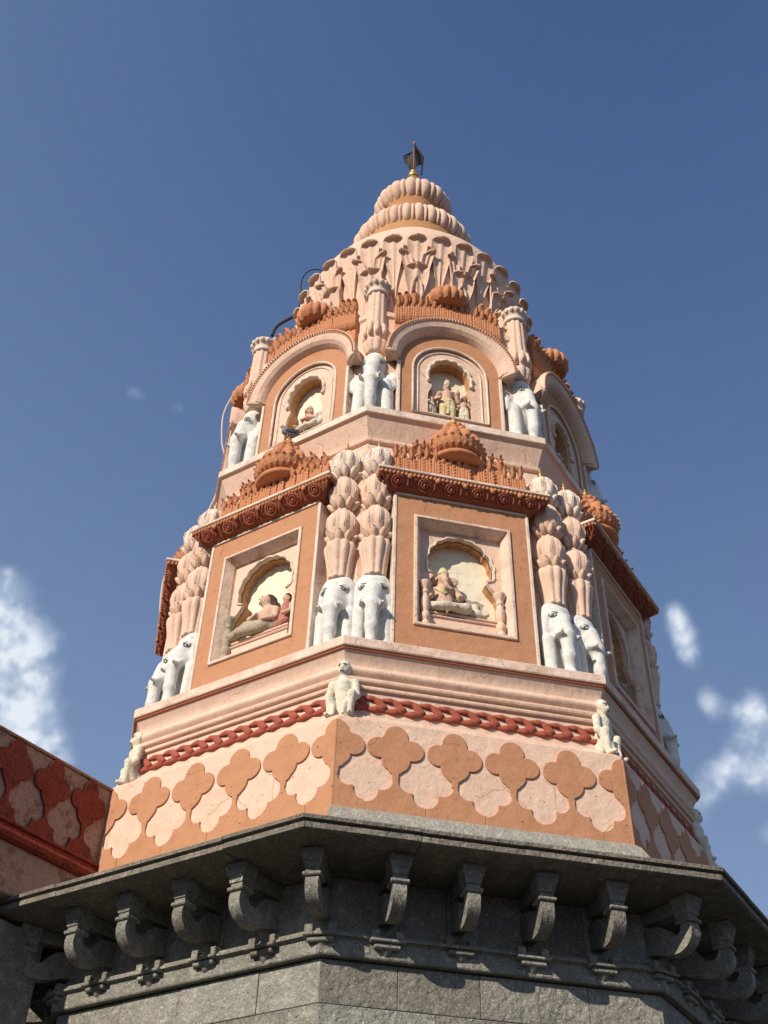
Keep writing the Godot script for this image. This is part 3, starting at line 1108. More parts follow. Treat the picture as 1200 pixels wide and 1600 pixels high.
	lathe(st, curve([Vector2(0.045, 0.58), Vector2(0.05, 0.62), Vector2(0.03, 0.65), Vector2(0.045, 0.68), Vector2(0.025, 0.71), Vector2(0.015, 0.76), Vector2(0.0, 0.80)], 3), 12)
	var m_tip := done(st)
	st = smooth_tool()
	tube(st, [Vector3(0, 0.02, 0), Vector3(0, 0.10, 0.025), Vector3(0, 0.16, 0.055), Vector3(0, 0.185, 0.095), Vector3(0, 0.17, 0.12)], [0.025, 0.042, 0.042, 0.028, 0.006], 7)
	ball(st, Vector3(0, 0.075, 0.035), Vector3(0.028, 0.034, 0.026), 8, 6)
	var m_curl := done(st)
	for az in [-67.5, -22.5, 22.5, 67.5]:
		var ang := deg_to_rad(az)
		var at := dir_at(az, 0, 0, -0.05 if az > 0 and az < 45 else 0.0)
		var p := part("niche_panel", m_panel, "orange", spire, at, ang)
		for s in [-1.0, 1.0]:
			part("edge_strip", m_strip, "pale", p, Vector3(s * (hw - 0.001), 0, 0))
		part("head_strip", m_head, "pale", p)
		part("niche_frame", m_frame, "ledge", p)
		part("lobed_arch", m_arch, "pink", p)
		part("arch_rim", m_rim, "pale", p)
		part("niche_reveal", m_reveal, "ochre", p)
		part("niche_back", m_back, "backing", p)
		part("niche_seat", m_seat, "pink", p)
		for s in ([-1.0, 1.0] if az > 0 else [-1.0]):
			part("pilaster", m_pilaster, "pink" if az > 0 else "worn_stone", p, Vector3(s * 0.392, f0 + 0.04, 2.850))
		var ev := part("eave", m_eave, "russet", spire, at, ang)
		part("eave_edge", m_edge, "pale", ev)
		part("bead_trim", m_bead, "terracotta", ev)
		for i in 6:
			var ro := part("rosette", m_rosette, "russet" if i % 2 else "chain", ev, Vector3(lerpf(-0.74, 0.74, i / 5.0), 3.888, 3.034))
			ro.rotation.x = deg_to_rad(43.0)
		var cr := part("crest", m_crest, "terracotta", spire, at, ang)
		for i in 17:
			var x := lerpf(-0.725, 0.725, i / 16.0)
			if rng.randf() < 0.05:
				continue                      # broken off
			var lf := part("crest_leaf", m_leaf, "terracotta", cr, Vector3(x, 4.028, 2.845 + 0.01 * rng.randf()))
			lf.scale.y = (1.12 if absf(x) < 0.5 else 1.0) + rng.randf_range(-0.04, 0.04)
			lf.rotation.z = rng.randf_range(-0.03, 0.03)
		for i in 11:
			var lf := part("crest_leaf", m_leaf, "terracotta", cr, Vector3(lerpf(-0.50, 0.50, i / 10.0), 4.46, 2.80))
			lf.scale = Vector3(1.0, 0.56, 0.9)
			lf.rotation.z = rng.randf_range(-0.05, 0.05)
		for i in 10:
			var x := lerpf(-0.66, 0.66, i / 9.0)
			if absf(x) > 0.48:
				part("crest_curl", m_curl, "terracotta", cr, Vector3(x, 4.42 if absf(x) > 0.55 else 4.48, 2.76))
		part("pot_dish", m_dish, "terracotta", cr, Vector3(0, 4.63, 2.70)).scale = Vector3(1.0, 1.0, 1.0)
		part("pot", m_melon, "terracotta", cr, Vector3(0, 4.63, 2.70)).scale = Vector3(0.94, 0.92, 0.94)
		for i in 18:
			var a := lerpf(-PI * 0.62, PI * 0.62, i / 17.0)
			var c := part("pot_curl", m_curl, "terracotta", cr, Vector3(sin(a) * 0.295, 4.635, 2.70 + cos(a) * 0.295), a)
			c.scale = Vector3(0.95, 0.9, 0.7)
		part("pot_knob", m_knob, "terracotta", cr, Vector3(0, 4.675, 2.70))
		part("pot_tip", m_tip, "brass", cr, Vector3(0, 4.675, 2.70))


func build_upper_faces(spire: Node3D):
	var y0 := 5.43
	var sp := 6.60
	var si := 6.49
	var st := tool_()
	# orange arched panel round an arched recess
	var outer := arch_path(0.655, y0, sp, 0.66, 2.50)
	var inner := arch_path(0.485, y0 + 0.22, si, 0.485, 2.50)
	strip(st, inner, outer)
	quad(st, outer[0], outer[-1], inner[-1], inner[0])
	strip(st, outer, deepen(outer, 2.38))
	strip(st, deepen(inner, 2.46), inner)
	quad(st, deepen([inner[-1]], 2.46)[0], inner[-1], inner[0], deepen([inner[0]], 2.46)[0])
	var m_panel := flat_done(st)
	st = smooth_tool()
	var rim: Array = deepen(inner, 2.506)
	rim.append(rim[0])
	tube(st, rim, 0.017, 6)
	var rim2 := deepen(arch_path(0.415, y0 + 0.22, si, 0.42, 0), 2.478)
	tube(st, rim2, 0.012, 6)
	var m_rim := done(st)
	st = tool_()
	var sur := arch_path(0.49, y0 + 0.22, si, 0.49, 2.472, 40)
	var hole := []
	for p in cusped_path(0.285, y0 + 0.30, Vector2(0.225, 6.24), 6.76, 2.472, 11, 0.285):
		hole.append(p)
	# match the two runs point for point
	var m := sur.size()
	var resampled := []
	for i in m:
		var k: float = float(i) / (m - 1) * (hole.size() - 1)
		var j := mini(int(k), hole.size() - 2)
		resampled.append(hole[j].lerp(hole[j + 1], k - j))
	strip(st, resampled, sur)
	quad(st, sur[0], sur[-1], resampled[-1], resampled[0])
	strip(st, deepen(resampled, 2.43), resampled)
	var m_arch := flat_done(st)
	st = tool_()
	strip(st, deepen(resampled, 2.285), deepen(resampled, 2.43))
	quad(st, deepen([resampled[0]], 2.285)[0], deepen([resampled[-1]], 2.285)[0], deepen([resampled[-1]], 2.47)[0], deepen([resampled[0]], 2.47)[0])
	var m_reveal := flat_done(st)
	st = smooth_tool()
	var lump := []
	for i in range(8, m - 8):
		lump.append(resampled[i] * Vector3(1.03, 1, 1) + Vector3(0, 0.012, 0.012 + 0.012 * sin(i * 1.7)))
	tube(st, lump, 0.024, 6)
	var m_garland := done(st)
	st = tool_()
	box(st, Vector3(-0.33, y0 + 0.28, 2.22), Vector3(0.33, 6.80, 2.292))
	var m_back := flat_done(st)
	st = tool_()
	box(st, Vector3(-0.02, y0, 2.38), Vector3(0.02, sp - 0.04, 2.525), 0.006)
	var m_strip := flat_done(st)
	# hood: a concave canopy sweeping out over the arch, bead row on its edge
	var cross := [Vector2(0.0, 2.50), Vector2(0.012, 2.53), Vector2(0.035, 2.575), Vector2(0.075, 2.615), Vector2(0.125, 2.632), Vector2(0.160, 2.640), Vector2(0.163, 2.652), Vector2(0.205, 2.660), Vector2(0.212, 2.650), Vector2(0.212, 2.59), Vector2(0.16, 2.40)]
	var sweep := func(q: Vector2) -> Array:
		var out := []
		var h := 0.655 + q.x
		for i in 41:
			var a := PI * i / 40.0
			out.append(Vector3(-h * cos(a), sp + (0.62 + q.x) * sin(a), q.y))
		return out
	st = tool_()
	for i in cross.size() - 1:
		strip(st, sweep.call(cross[i]), sweep.call(cross[i + 1]))
	for s in [-1.0, 1.0]:
		var cap := PackedVector2Array()
		for q in cross:
			cap.append(q)
		var t := Geometry2D.triangulate_polygon(cap)
		for k in range(0, t.size(), 3):
			var v := []
			for w in 3:
				var q: Vector2 = cap[t[k + w]]
				v.append(Vector3(s * (0.655 + q.x), sp, q.y))
			tri(st, v[0], v[1], v[2])
	var m_hood := flat_done(st)
	st = smooth_tool()
	for i in 62:
		var a := PI * (i + 0.5) / 62.0
		ball(st, Vector3(-0.838 * cos(a), sp + 0.803 * sin(a), 2.656), Vector3(0.017, 0.017, 0.017), 7, 5)
	var m_bead := done(st)
	st = smooth_tool()
	tube(st, [Vector3(-0.11, 0.03, 2.48), Vector3(-0.06, 0.012, 2.57), Vector3(0.0, 0.01, 2.62), Vector3(0.05, 0.04, 2.63), Vector3(0.06, 0.085, 2.60)], [0.03, 0.036, 0.036, 0.028, 0.010], 8)
	var m_scroll := done(st)
	st = smooth_tool()
	for s in [-0.032, 0.0, 0.032]:
		tube(st, [Vector3(s, 0.0, 0.0), Vector3(s, 0.15, 0.010), Vector3(s, 0.30, 0.006), Vector3(s * 0.7, 0.38, 0.012)], [0.020, 0.023, 0.022, 0.014], 6)
	tube(st, [Vector3(0, 0.30, 0.012), Vector3(0, 0.38, 0.018), Vector3(0, 0.42, 0.035), Vector3(0, 0.445, 0.062), Vector3(0, 0.45, 0.09)], [0.018, 0.030, 0.028, 0.018, 0.004], 7)
	for s in [-1.0, 1.0]:
		tube(st, [Vector3(0, 0.35, 0.018), Vector3(s * 0.03, 0.395, 0.03), Vector3(s * 0.045, 0.415, 0.045)], [0.016, 0.012, 0.003], 5)
	for i in 6:
		ball(st, Vector3(0.048, 0.03 + 0.05 * i, 0.022), Vector3(0.011, 0.017, 0.011), 6, 4)
	var m_leaf := done(st)
	st = tool_()
	extrude(st, PackedVector2Array([Vector2(-0.72, 7.0), Vector2(0.72, 7.0), Vector2(0.72, 7.72), Vector2(0.40, 7.90), Vector2(-0.40, 7.90), Vector2(-0.72, 7.72)]), 2.34, 2.472, 0.01)
	var m_crest := flat_done(st)
	st = smooth_tool()
	lathe(st, curve([Vector2(0.0, -0.02), Vector2(0.22, -0.03), Vector2(0.27, 0.0), Vector2(0.305, 0.06), Vector2(0.30, 0.16), Vector2(0.24, 0.25), Vector2(0.12, 0.30), Vector2(0.0, 0.315)], 4), 112, 16, 0.13)
	var m_melon := done(st)
	st = smooth_tool()
	lathe(st, curve([Vector2(0.03, 0.30), Vector2(0.045, 0.34), Vector2(0.02, 0.37), Vector2(0.0, 0.44)], 3), 10)
	var m_tip := done(st)
	st = smooth_tool()
	tube(st, [Vector3(0, 0.0, 0), Vector3(0, 0.12, 0.02), Vector3(0, 0.20, 0.05), Vector3(0, 0.235, 0.095), Vector3(0, 0.215, 0.125)], [0.035, 0.055, 0.05, 0.03, 0.006], 7)
	var m_curl := done(st)
	for az in [-67.5, -22.5, 22.5, 67.5]:
		var ang := deg_to_rad(az)
		var p := part("arched_panel", m_panel, "orange", spire, dir_at(az, 0, 0, -0.02 if az > 0 and az < 45 else 0.0), ang)
		for s in [-1.0, 1.0]:
			part("edge_strip", m_strip, "pale", p, Vector3(s * 0.67, 0, 0))
		part("arch_rim", m_rim, "pale", p)
		part("lobed_arch", m_arch, "pink", p)
		part("niche_garland", m_garland, "pale", p)
		part("niche_reveal", m_reveal, "ochre", p)
		part("niche_back", m_back, "backing", p)
		var hd := part("hood", m_hood, "pink", spire, p.position, ang)
		part("bead_trim", m_bead, "terracotta", hd)
		for s in [-1.0, 1.0]:
			var sc := part("hood_scroll", m_scroll, "pink", hd, Vector3(s * 0.80, sp - 0.03, 0))
			sc.scale.x = s
		var cr := part("crest", m_crest, "terracotta", spire, p.position, ang)
		for i in 15:
			var x := lerpf(-0.68, 0.68, i / 14.0)
			var lift := 0.20 * (1.0 - pow(absf(x) / 0.68, 2.0))
			var lf := part("crest_leaf", m_leaf, "terracotta", cr, Vector3(x, 7.36 + lift * 0.75, 2.475))
			lf.scale.y = 1.08 + rng.randf_range(-0.05, 0.05)
			lf.rotation.z = rng.randf_range(-0.04, 0.04)
		for s in [-1.0, 1.0]:
			for i in 3:
				var c := part("crest_curl", m_curl, "terracotta", cr, Vector3(s * (0.64 - 0.10 * i), 7.72 + 0.06 * i, 2.41), s * 0.5)
				c.scale = Vector3.ONE * 1.1
		part("pot", m_melon, "terracotta", cr, Vector3(0, 7.96, 2.40))
		part("pot_tip", m_tip, "brass", cr, Vector3(0, 7.96, 2.40))


func build_columns(spire: Node3D):
	# lower storey: lotus vase, two melon pots and a bud, on the elephants' heads
	var st := smooth_tool()
	lathe(st, curve([Vector2(0.0, 0.0), Vector2(0.118, 0.005), Vector2(0.122, 0.06), Vector2(0.145, 0.24), Vector2(0.172, 0.38), Vector2(0.174, 0.44), Vector2(0.155, 0.475), Vector2(0.10, 0.485)], 3), 80, 10, 0.14)
	var m_vase := done(st)
	st = smooth_tool()
	lathe(st, curve([Vector2(0.09, 0.0), Vector2(0.12, 0.05), Vector2(0.156, 0.12), Vector2(0.176, 0.22), Vector2(0.172, 0.32), Vector2(0.14, 0.40), Vector2(0.10, 0.44), Vector2(0.095, 0.47)], 3), 90, 9, 0.085)
	for i in 9:
		var a := TAU * i / 9.0
		var o := Vector3(sin(a), 0, cos(a))
		tube(st, [o * 0.085 + Vector3(0, 0.0, 0), o * 0.112 + Vector3(0, 0.035, 0), o * 0.140 + Vector3(0, 0.070, 0), o * 0.168 + Vector3(0, 0.095, 0), o * 0.184 + Vector3(0, 0.092, 0)], [0.024, 0.034, 0.034, 0.024, 0.008], 7)
		a += TAU / 18.0
		o = Vector3(sin(a), 0, cos(a))
		for s in [-0.045, 0.045]:
			var q := o.rotated(Vector3.UP, s)
			tube(st, [q * 0.162 + Vector3(0, 0.15, 0), q * 0.178 + Vector3(0, 0.23, 0), q * 0.168 + Vector3(0, 0.33, 0), q * 0.118 + Vector3(0, 0.42, 0)], [0.005, 0.008, 0.008, 0.005], 5)
	var m_pot := done(st)
	st = smooth_tool()
	lathe(st, curve([Vector2(0.07, 0.0), Vector2(0.10, 0.04), Vector2(0.15, 0.10), Vector2(0.172, 0.18), Vector2(0.165, 0.28), Vector2(0.12, 0.38), Vector2(0.05, 0.43), Vector2(0.0, 0.44)], 3), 90, 9, 0.10)
	for i in 9:
		var a := TAU * i / 9.0
		var o := Vector3(sin(a), 0, cos(a))
		tube(st, [o * 0.085 + Vector3(0, 0.0, 0), o * 0.112 + Vector3(0, 0.035, 0), o * 0.140 + Vector3(0, 0.070, 0), o * 0.168 + Vector3(0, 0.095, 0), o * 0.184 + Vector3(0, 0.092, 0)], [0.024, 0.034, 0.034, 0.024, 0.008], 7)
		a += TAU / 18.0
		o = Vector3(sin(a), 0, cos(a))
		for s in [-0.045, 0.045]:
			var q := o.rotated(Vector3.UP, s)
			tube(st, [q * 0.162 + Vector3(0, 0.15, 0), q * 0.178 + Vector3(0, 0.23, 0), q * 0.168 + Vector3(0, 0.29, 0), q * 0.08 + Vector3(0, 0.41, 0)], [0.005, 0.008, 0.008, 0.005], 5)
	var m_bud := done(st)
	st = smooth_tool()
	lathe(st, curve([Vector2(0.028, 0.43), Vector2(0.034, 0.46), Vector2(0.018, 0.485), Vector2(0.028, 0.51), Vector2(0.014, 0.535), Vector2(0.009, 0.58), Vector2(0.0, 0.62)], 3), 10)
	var m_tip := done(st)
	st = tool_()
	box(st, Vector3(-0.12, 1.74, -0.16), Vector3(0.12, 4.52, 0.02), 0.01)
	var m_core := flat_done(st)
	for corner in [-45.0, 0.0, 45.0, 90.0]:
		for s in [-1.0, 1.0]:
			var az: float = corner + s * 3.55
			var r := 2.95
			var c := part("pot_column", m_core, "pink", spire, dir_at(az, r - 0.10, 0.0), deg_to_rad(az))
			var o := Vector3(0, 0, 0.10)
			part("lotus_vase", m_vase, "pink", c, o + Vector3(0, 2.68, 0), rng.randf())
			part("pot", m_pot, "pink", c, o + Vector3(0, 3.17, 0), rng.randf())
			part("pot", m_pot, "pink", c, o + Vector3(0, 3.65, -0.005), rng.randf())
			part("bud", m_bud, "pale", c, o + Vector3(0, 4.13, -0.01), rng.randf())
			part("bud_tip", m_tip, "brass", c, o + Vector3(0, 4.13, -0.01))
	# upper storey: one fluted shaft on each elephant
	st = smooth_tool()
	lathe(st, curve([Vector2(0.0, 0.0), Vector2(0.112, 0.005), Vector2(0.14, 0.07), Vector2(0.165, 0.16), Vector2(0.16, 0.22), Vector2(0.11, 0.27)], 3), 64, 8, 0.14)
	var m_cup := done(st)
	st = smooth_tool()
	lathe(st, curve([Vector2(0.125, 0.27), Vector2(0.15, 0.34), Vector2(0.155, 0.42), Vector2(0.142, 0.55), Vector2(0.132, 1.20), Vector2(0.128, 1.24)], 3), 80, 10, 0.11)
	for i in 10:
		var a := TAU * (i + 0.5) / 10.0
		var o := Vector3(sin(a), 0, cos(a))
		tube(st, [o * 0.14 + Vector3(0, 0.30, 0), o * 0.16 + Vector3(0, 0.38, 0), o * 0.15 + Vector3(0, 0.50, 0), o * 0.135 + Vector3(0, 0.58, 0)], [0.03, 0.034, 0.028, 0.006], 6)
	var m_shaft := done(st)
	st = smooth_tool()
	lathe(st, curve([Vector2(0.13, 1.22), Vector2(0.155, 1.24), Vector2(0.155, 1.28), Vector2(0.13, 1.30), Vector2(0.14, 1.35), Vector2(0.18, 1.42), Vector2(0.17, 1.47), Vector2(0.10, 1.52), Vector2(0.04, 1.55)], 3), 64)
	for i in 14:
		var a := TAU * i / 14.0
		var o := Vector3(sin(a), 0, cos(a))
		ball(st, o * 0.165 + Vector3(0, 1.42, 0), Vector3(0.035, 0.05, 0.035), 8, 6)
	var m_cap := done(st)
	st = smooth_tool()
	lathe(st, curve([Vector2(0.04, 1.54), Vector2(0.045, 1.57), Vector2(0.018, 1.60), Vector2(0.0, 1.66)], 3), 10)
	var m_tip2 := done(st)
	st = tool_()
	box(st, Vector3(-0.17, 5.43, -0.34), Vector3(0.17, 8.18, -0.06), 0.012)
	box(st, Vector3(-0.21, 8.182, -0.36), Vector3(0.21, 8.24, -0.04), 0.01)
	var m_pier := flat_done(st)
	for corner in [-45.0, 0.0, 45.0, 90.0]:
		var c := part("corner_column", m_pier, "pink", spire, dir_at(corner, 2.55, 0.0), deg_to_rad(corner))
		part("cup", m_cup, "pink", c, Vector3(0, 6.73, 0))
		part("shaft", m_shaft, "pink", c, Vector3(0, 6.73, 0))
		part("capital", m_cap, "pale", c, Vector3(0, 6.73, 0))
		part("column_tip", m_tip2, "brass", c, Vector3(0, 6.73, 0))


const DOME := [Vector2(1.30, 7.5), Vector2(1.42, 8.0), Vector2(1.56, 8.6), Vector2(1.69, 9.2), Vector2(1.79, 9.8), Vector2(1.845, 10.3), Vector2(1.825, 10.60), Vector2(1.72, 10.90), Vector2(1.55, 11.20), Vector2(1.36, 11.50), Vector2(1.18, 11.80), Vector2(1.02, 12.05), Vector2(0.92, 12.22)]


func dome_r(y: float) -> float:
	for i in DOME.size() - 1:
		if y <= DOME[i + 1].y:
			var t: float = (y - DOME[i].y) / (DOME[i + 1].y - DOME[i].y)
			return DOME[i].cubic_interpolate(DOME[i + 1], DOME[maxi(i - 1, 0)], DOME[mini(i + 2, DOME.size() - 1)], t).x
	return 0.9


func leaf_mesh(ya: float, yb: float, stem: float, width: float, lean: float, rim: float, flare: float, roll: float, notch := 0.0) -> ArrayMesh:
	# a carved leaf on the dome: a narrow stem that opens into a spoon with a raised rim, a mid rib, and a tip that bends outward
	var n := 34
	var cut := 0.80                     # above this the tip rolls outward
	var at := func(u: float, v: float, push: float) -> Vector3:
		var s := u * 2.0 - 1.0
		var k := minf(v / cut, 1.0)
		var tip := clampf((v - cut) / (1.0 - cut), 0.0, 1.0)
		var open := smoothstep(0.42, 0.95, k)
		var w := lerpf(stem * (0.5 + 0.5 * k), width, open)
		if tip > 0.0:
			w *= sqrt(maxf(0.0, 1.0 - pow(tip, 2.6)))
		w = maxf(w, 0.0015)
		var y := lerpf(ya, yb, k)
		var r := dome_r(y) + 0.012 + flare * pow(k, 4.0)
		var th := tip * PI * 0.73
		var ny := sin(th)
		r += roll * (1.0 - cos(th))
		y += roll * 1.15 * ny
		# push along the outward side of the sheet as it rolls over
		var lift := smoothstep(0.25, 0.85, k) * rim * pow(absf(s), 3.0) * (1.0 - tip) + 0.6 * rim * exp(-s * s * 30.0) * (1.0 - 0.8 * tip)
		var amt := lift + push
		r += amt * cos(th)
		y -= amt * sin(th) * 0.9
		y -= notch * exp(-s * s * 16.0) * smoothstep(0.8, 1.0, k)
		var a := (s * w + lean * pow(v, 2.2)) / 1.8
		return Vector3(r * sin(a), y, r * cos(a))
	var st := smooth_tool()
	grid(st, func(u, v): return at.call(u, v, 0.0), 14, n)
	st.set_smooth_group(2)
	var under := func(u: float, v: float) -> float: return -0.024 - (0.03 + rim) * (1.0 - smoothstep(0.6, 0.8, v)) * 0.5
	grid(st, func(u, v): return at.call(1.0 - u, v, under.call(u, v)), 8, n)
	st.set_smooth_group(3)
	for e in [0.0, 1.0]:
		var a := []
		var b := []
		for i in n + 1:
			var v := float(i) / n
			a.append(at.call(e, v, 0.0))
			b.append(at.call(e, v, under.call(e, v)))
		if e > 0.5:
			strip(st, b, a)
		else:
			strip(st, a, b)
	return done(st)


func build_dome(spire: Node3D):
	var off := Vector3(0.07, 0, 0)
	var st := smooth_tool()
	lathe(st, curve(DOME, 3), 96)
	var dome := part("dome", done(st), "pink", spire, off)
	var tall := leaf_mesh(8.35, 10.25, 0.040, 0.150, 0.0, 0.040, 0.05, 0.064)
	var plain := leaf_mesh(8.9, 10.25, 0.050, 0.146, 0.0, 0.040, 0.05, 0.062)
	var low := leaf_mesh(8.25, 9.62, 0.070, 0.180, 0.0, 0.060, 0.05, 0.060, 0.04)
	var side_r := leaf_mesh(8.6, 9.92, 0.030, 0.076, 0.185, 0.042, 0.06, 0.056)
	var side_l := leaf_mesh(8.6, 9.92, 0.030, 0.076, -0.185, 0.042, 0.06, 0.056)
	st = smooth_tool()
	for s in [-1.0, 1.0]:
		tube(st, [Vector3(0, 8.75, dome_r(8.75) + 0.06), Vector3(s * 0.055, 8.95, dome_r(8.95) + 0.07), Vector3(s * 0.085, 9.15, dome_r(9.15) + 0.075), Vector3(s * 0.06, 9.35, dome_r(9.35) + 0.08), Vector3(0, 9.47, dome_r(9.47) + 0.085)], [0.012, 0.022, 0.024, 0.022, 0.014], 6)
	ball(st, Vector3(0, 9.10, dome_r(9.1) + 0.07), Vector3(0.03, 0.13, 0.03), 8, 8)
	var bud := done(st)
	for i in 16:
		var a := deg_to_rad(11.25 + 22.5 * i)
		part("dome_leaf", tall, "pink", dome, Vector3.ZERO, a + deg_to_rad(11.25))
		part("dome_leaf", plain, "pink", dome, Vector3.ZERO, a)
		part("low_leaf", low, "pink", dome, Vector3.ZERO, a)
		part("leaf_bud", bud, "pink", dome, Vector3.ZERO, a)
		part("side_leaf", side_l, "pink", dome, Vector3.ZERO, a + deg_to_rad(-1.6))
		part("side_leaf", side_r, "pink", dome, Vector3.ZERO, a + deg_to_rad(1.6))
	# lower ring of the crown: lobed petals and thin ribs over an orange core
	st = smooth_tool()
	lathe(st, curve([Vector2(0.98, 12.0), Vector2(1.02, 12.2), Vector2(1.05, 12.5), Vector2(0.96, 12.8), Vector2(0.72, 13.08), Vector2(0.52, 13.25)], 3), 60)
	var ring := part("crown_ring", done(st), "ochre", spire, off)
	st = smooth_tool()
	var lobe := func(hw: float, out: float, pts: Array) -> Callable:
		return func(u: float, v: float) -> Vector3:
			var k: float = v * (pts.size() - 1)
			var i := mini(int(k), pts.size() - 2)
			var q: Vector2 = pts[i].lerp(pts[i + 1], k - i)
			var e := pow(maxf(0.0, 1.0 - pow(absf(v * 2.0 - 1.0), 2.6)), 0.5)
			var s := u * 2.0 - 1.0
			return Vector3(s * hw * e * (q.x / pts[pts.size() / 2].x), q.y, q.x + out * e * sqrt(maxf(0.0, 1.0 - s * s)) - 0.05)
	var run := curve([Vector2(1.04, 12.24), Vector2(1.09, 12.34), Vector2(1.11, 12.52), Vector2(1.05, 12.72), Vector2(0.92, 12.92), Vector2(0.76, 13.06)], 3)
	grid(st, lobe.call(0.082, 0.085, run), 10, 14)
	var m_wide := done(st)
	st = smooth_tool()
	grid(st, lobe.call(0.034, 0.07, run), 8, 14)
	var m_thin := done(st)
	for i in 30:
		var a := TAU * i / 30.0 + 0.05
		part("petal", m_wide, "pink", ring, Vector3.ZERO, a)
		part("rib", m_thin, "pink", ring, Vector3.ZERO, a + TAU / 60.0)
	# upper pot
	st = smooth_tool()
	lathe(st, curve([Vector2(0.50, 13.15), Vector2(0.52, 13.5), Vector2(0.60, 13.75), Vector2(0.66, 14.0), Vector2(0.60, 14.2), Vector2(0.40, 14.36), Vector2(0.12, 14.47), Vector2(0.0, 14.49)], 3), 60)
	var pot := part("crown_pot", done(st), "ochre", spire, off)
	run = curve([Vector2(0.60, 13.72), Vector2(0.69, 13.85), Vector2(0.725, 14.03), Vector2(0.68, 14.19), Vector2(0.55, 14.33), Vector2(0.32, 14.45), Vector2(0.12, 14.50)], 3)
	st = smooth_tool()
	grid(st, lobe.call(0.098, 0.085, run), 10, 16)
	m_wide = done(st)
	st = smooth_tool()
	grid(st, lobe.call(0.055, 0.075, run), 8, 16)
	m_thin = done(st)
	for i in 15:
		var a := TAU * i / 15.0 + 0.08
		part("petal", m_wide, "pink", pot, Vector3.ZERO, a)
		part("petal", m_thin, "pink", pot, Vector3.ZERO, a + TAU / 30.0)
	st = smooth_tool()
	lathe(st, curve([Vector2(0.10, 14.42), Vector2(0.16, 14.60), Vector2(0.17, 14.80), Vector2(0.17, 14.86), Vector2(0.10, 14.92), Vector2(0.13, 15.02), Vector2(0.165, 15.14), Vector2(0.13, 15.26), Vector2(0.07, 15.33), Vector2(0.11, 15.38), Vector2(0.11, 15.44), Vector2(0.06, 15.49), Vector2(0.09, 15.54), Vector2(0.05, 15.60), Vector2(0.02, 15.68)], 3), 24)
	part("brass_finial", done(st), "brass", spire, off)


# ---------------------------------------------------------------- statues
func elephant_parts(o: Node3D, body: ArrayMesh, tusk: ArrayMesh, eye: ArrayMesh, tx: Vector3, ex: Vector3):
	part("body", body, "white", o)
	for s in [-1.0, 1.0]:
		part("tusk", tusk, "white", o, Vector3(s * tx.x, tx.y, tx.z))
		var e := part("eye", eye, "line", o, Vector3(s * ex.x, ex.y, ex.z), s * 0.75)
		e.scale = Vector3(s * 1.1, 1.1, 1.1)


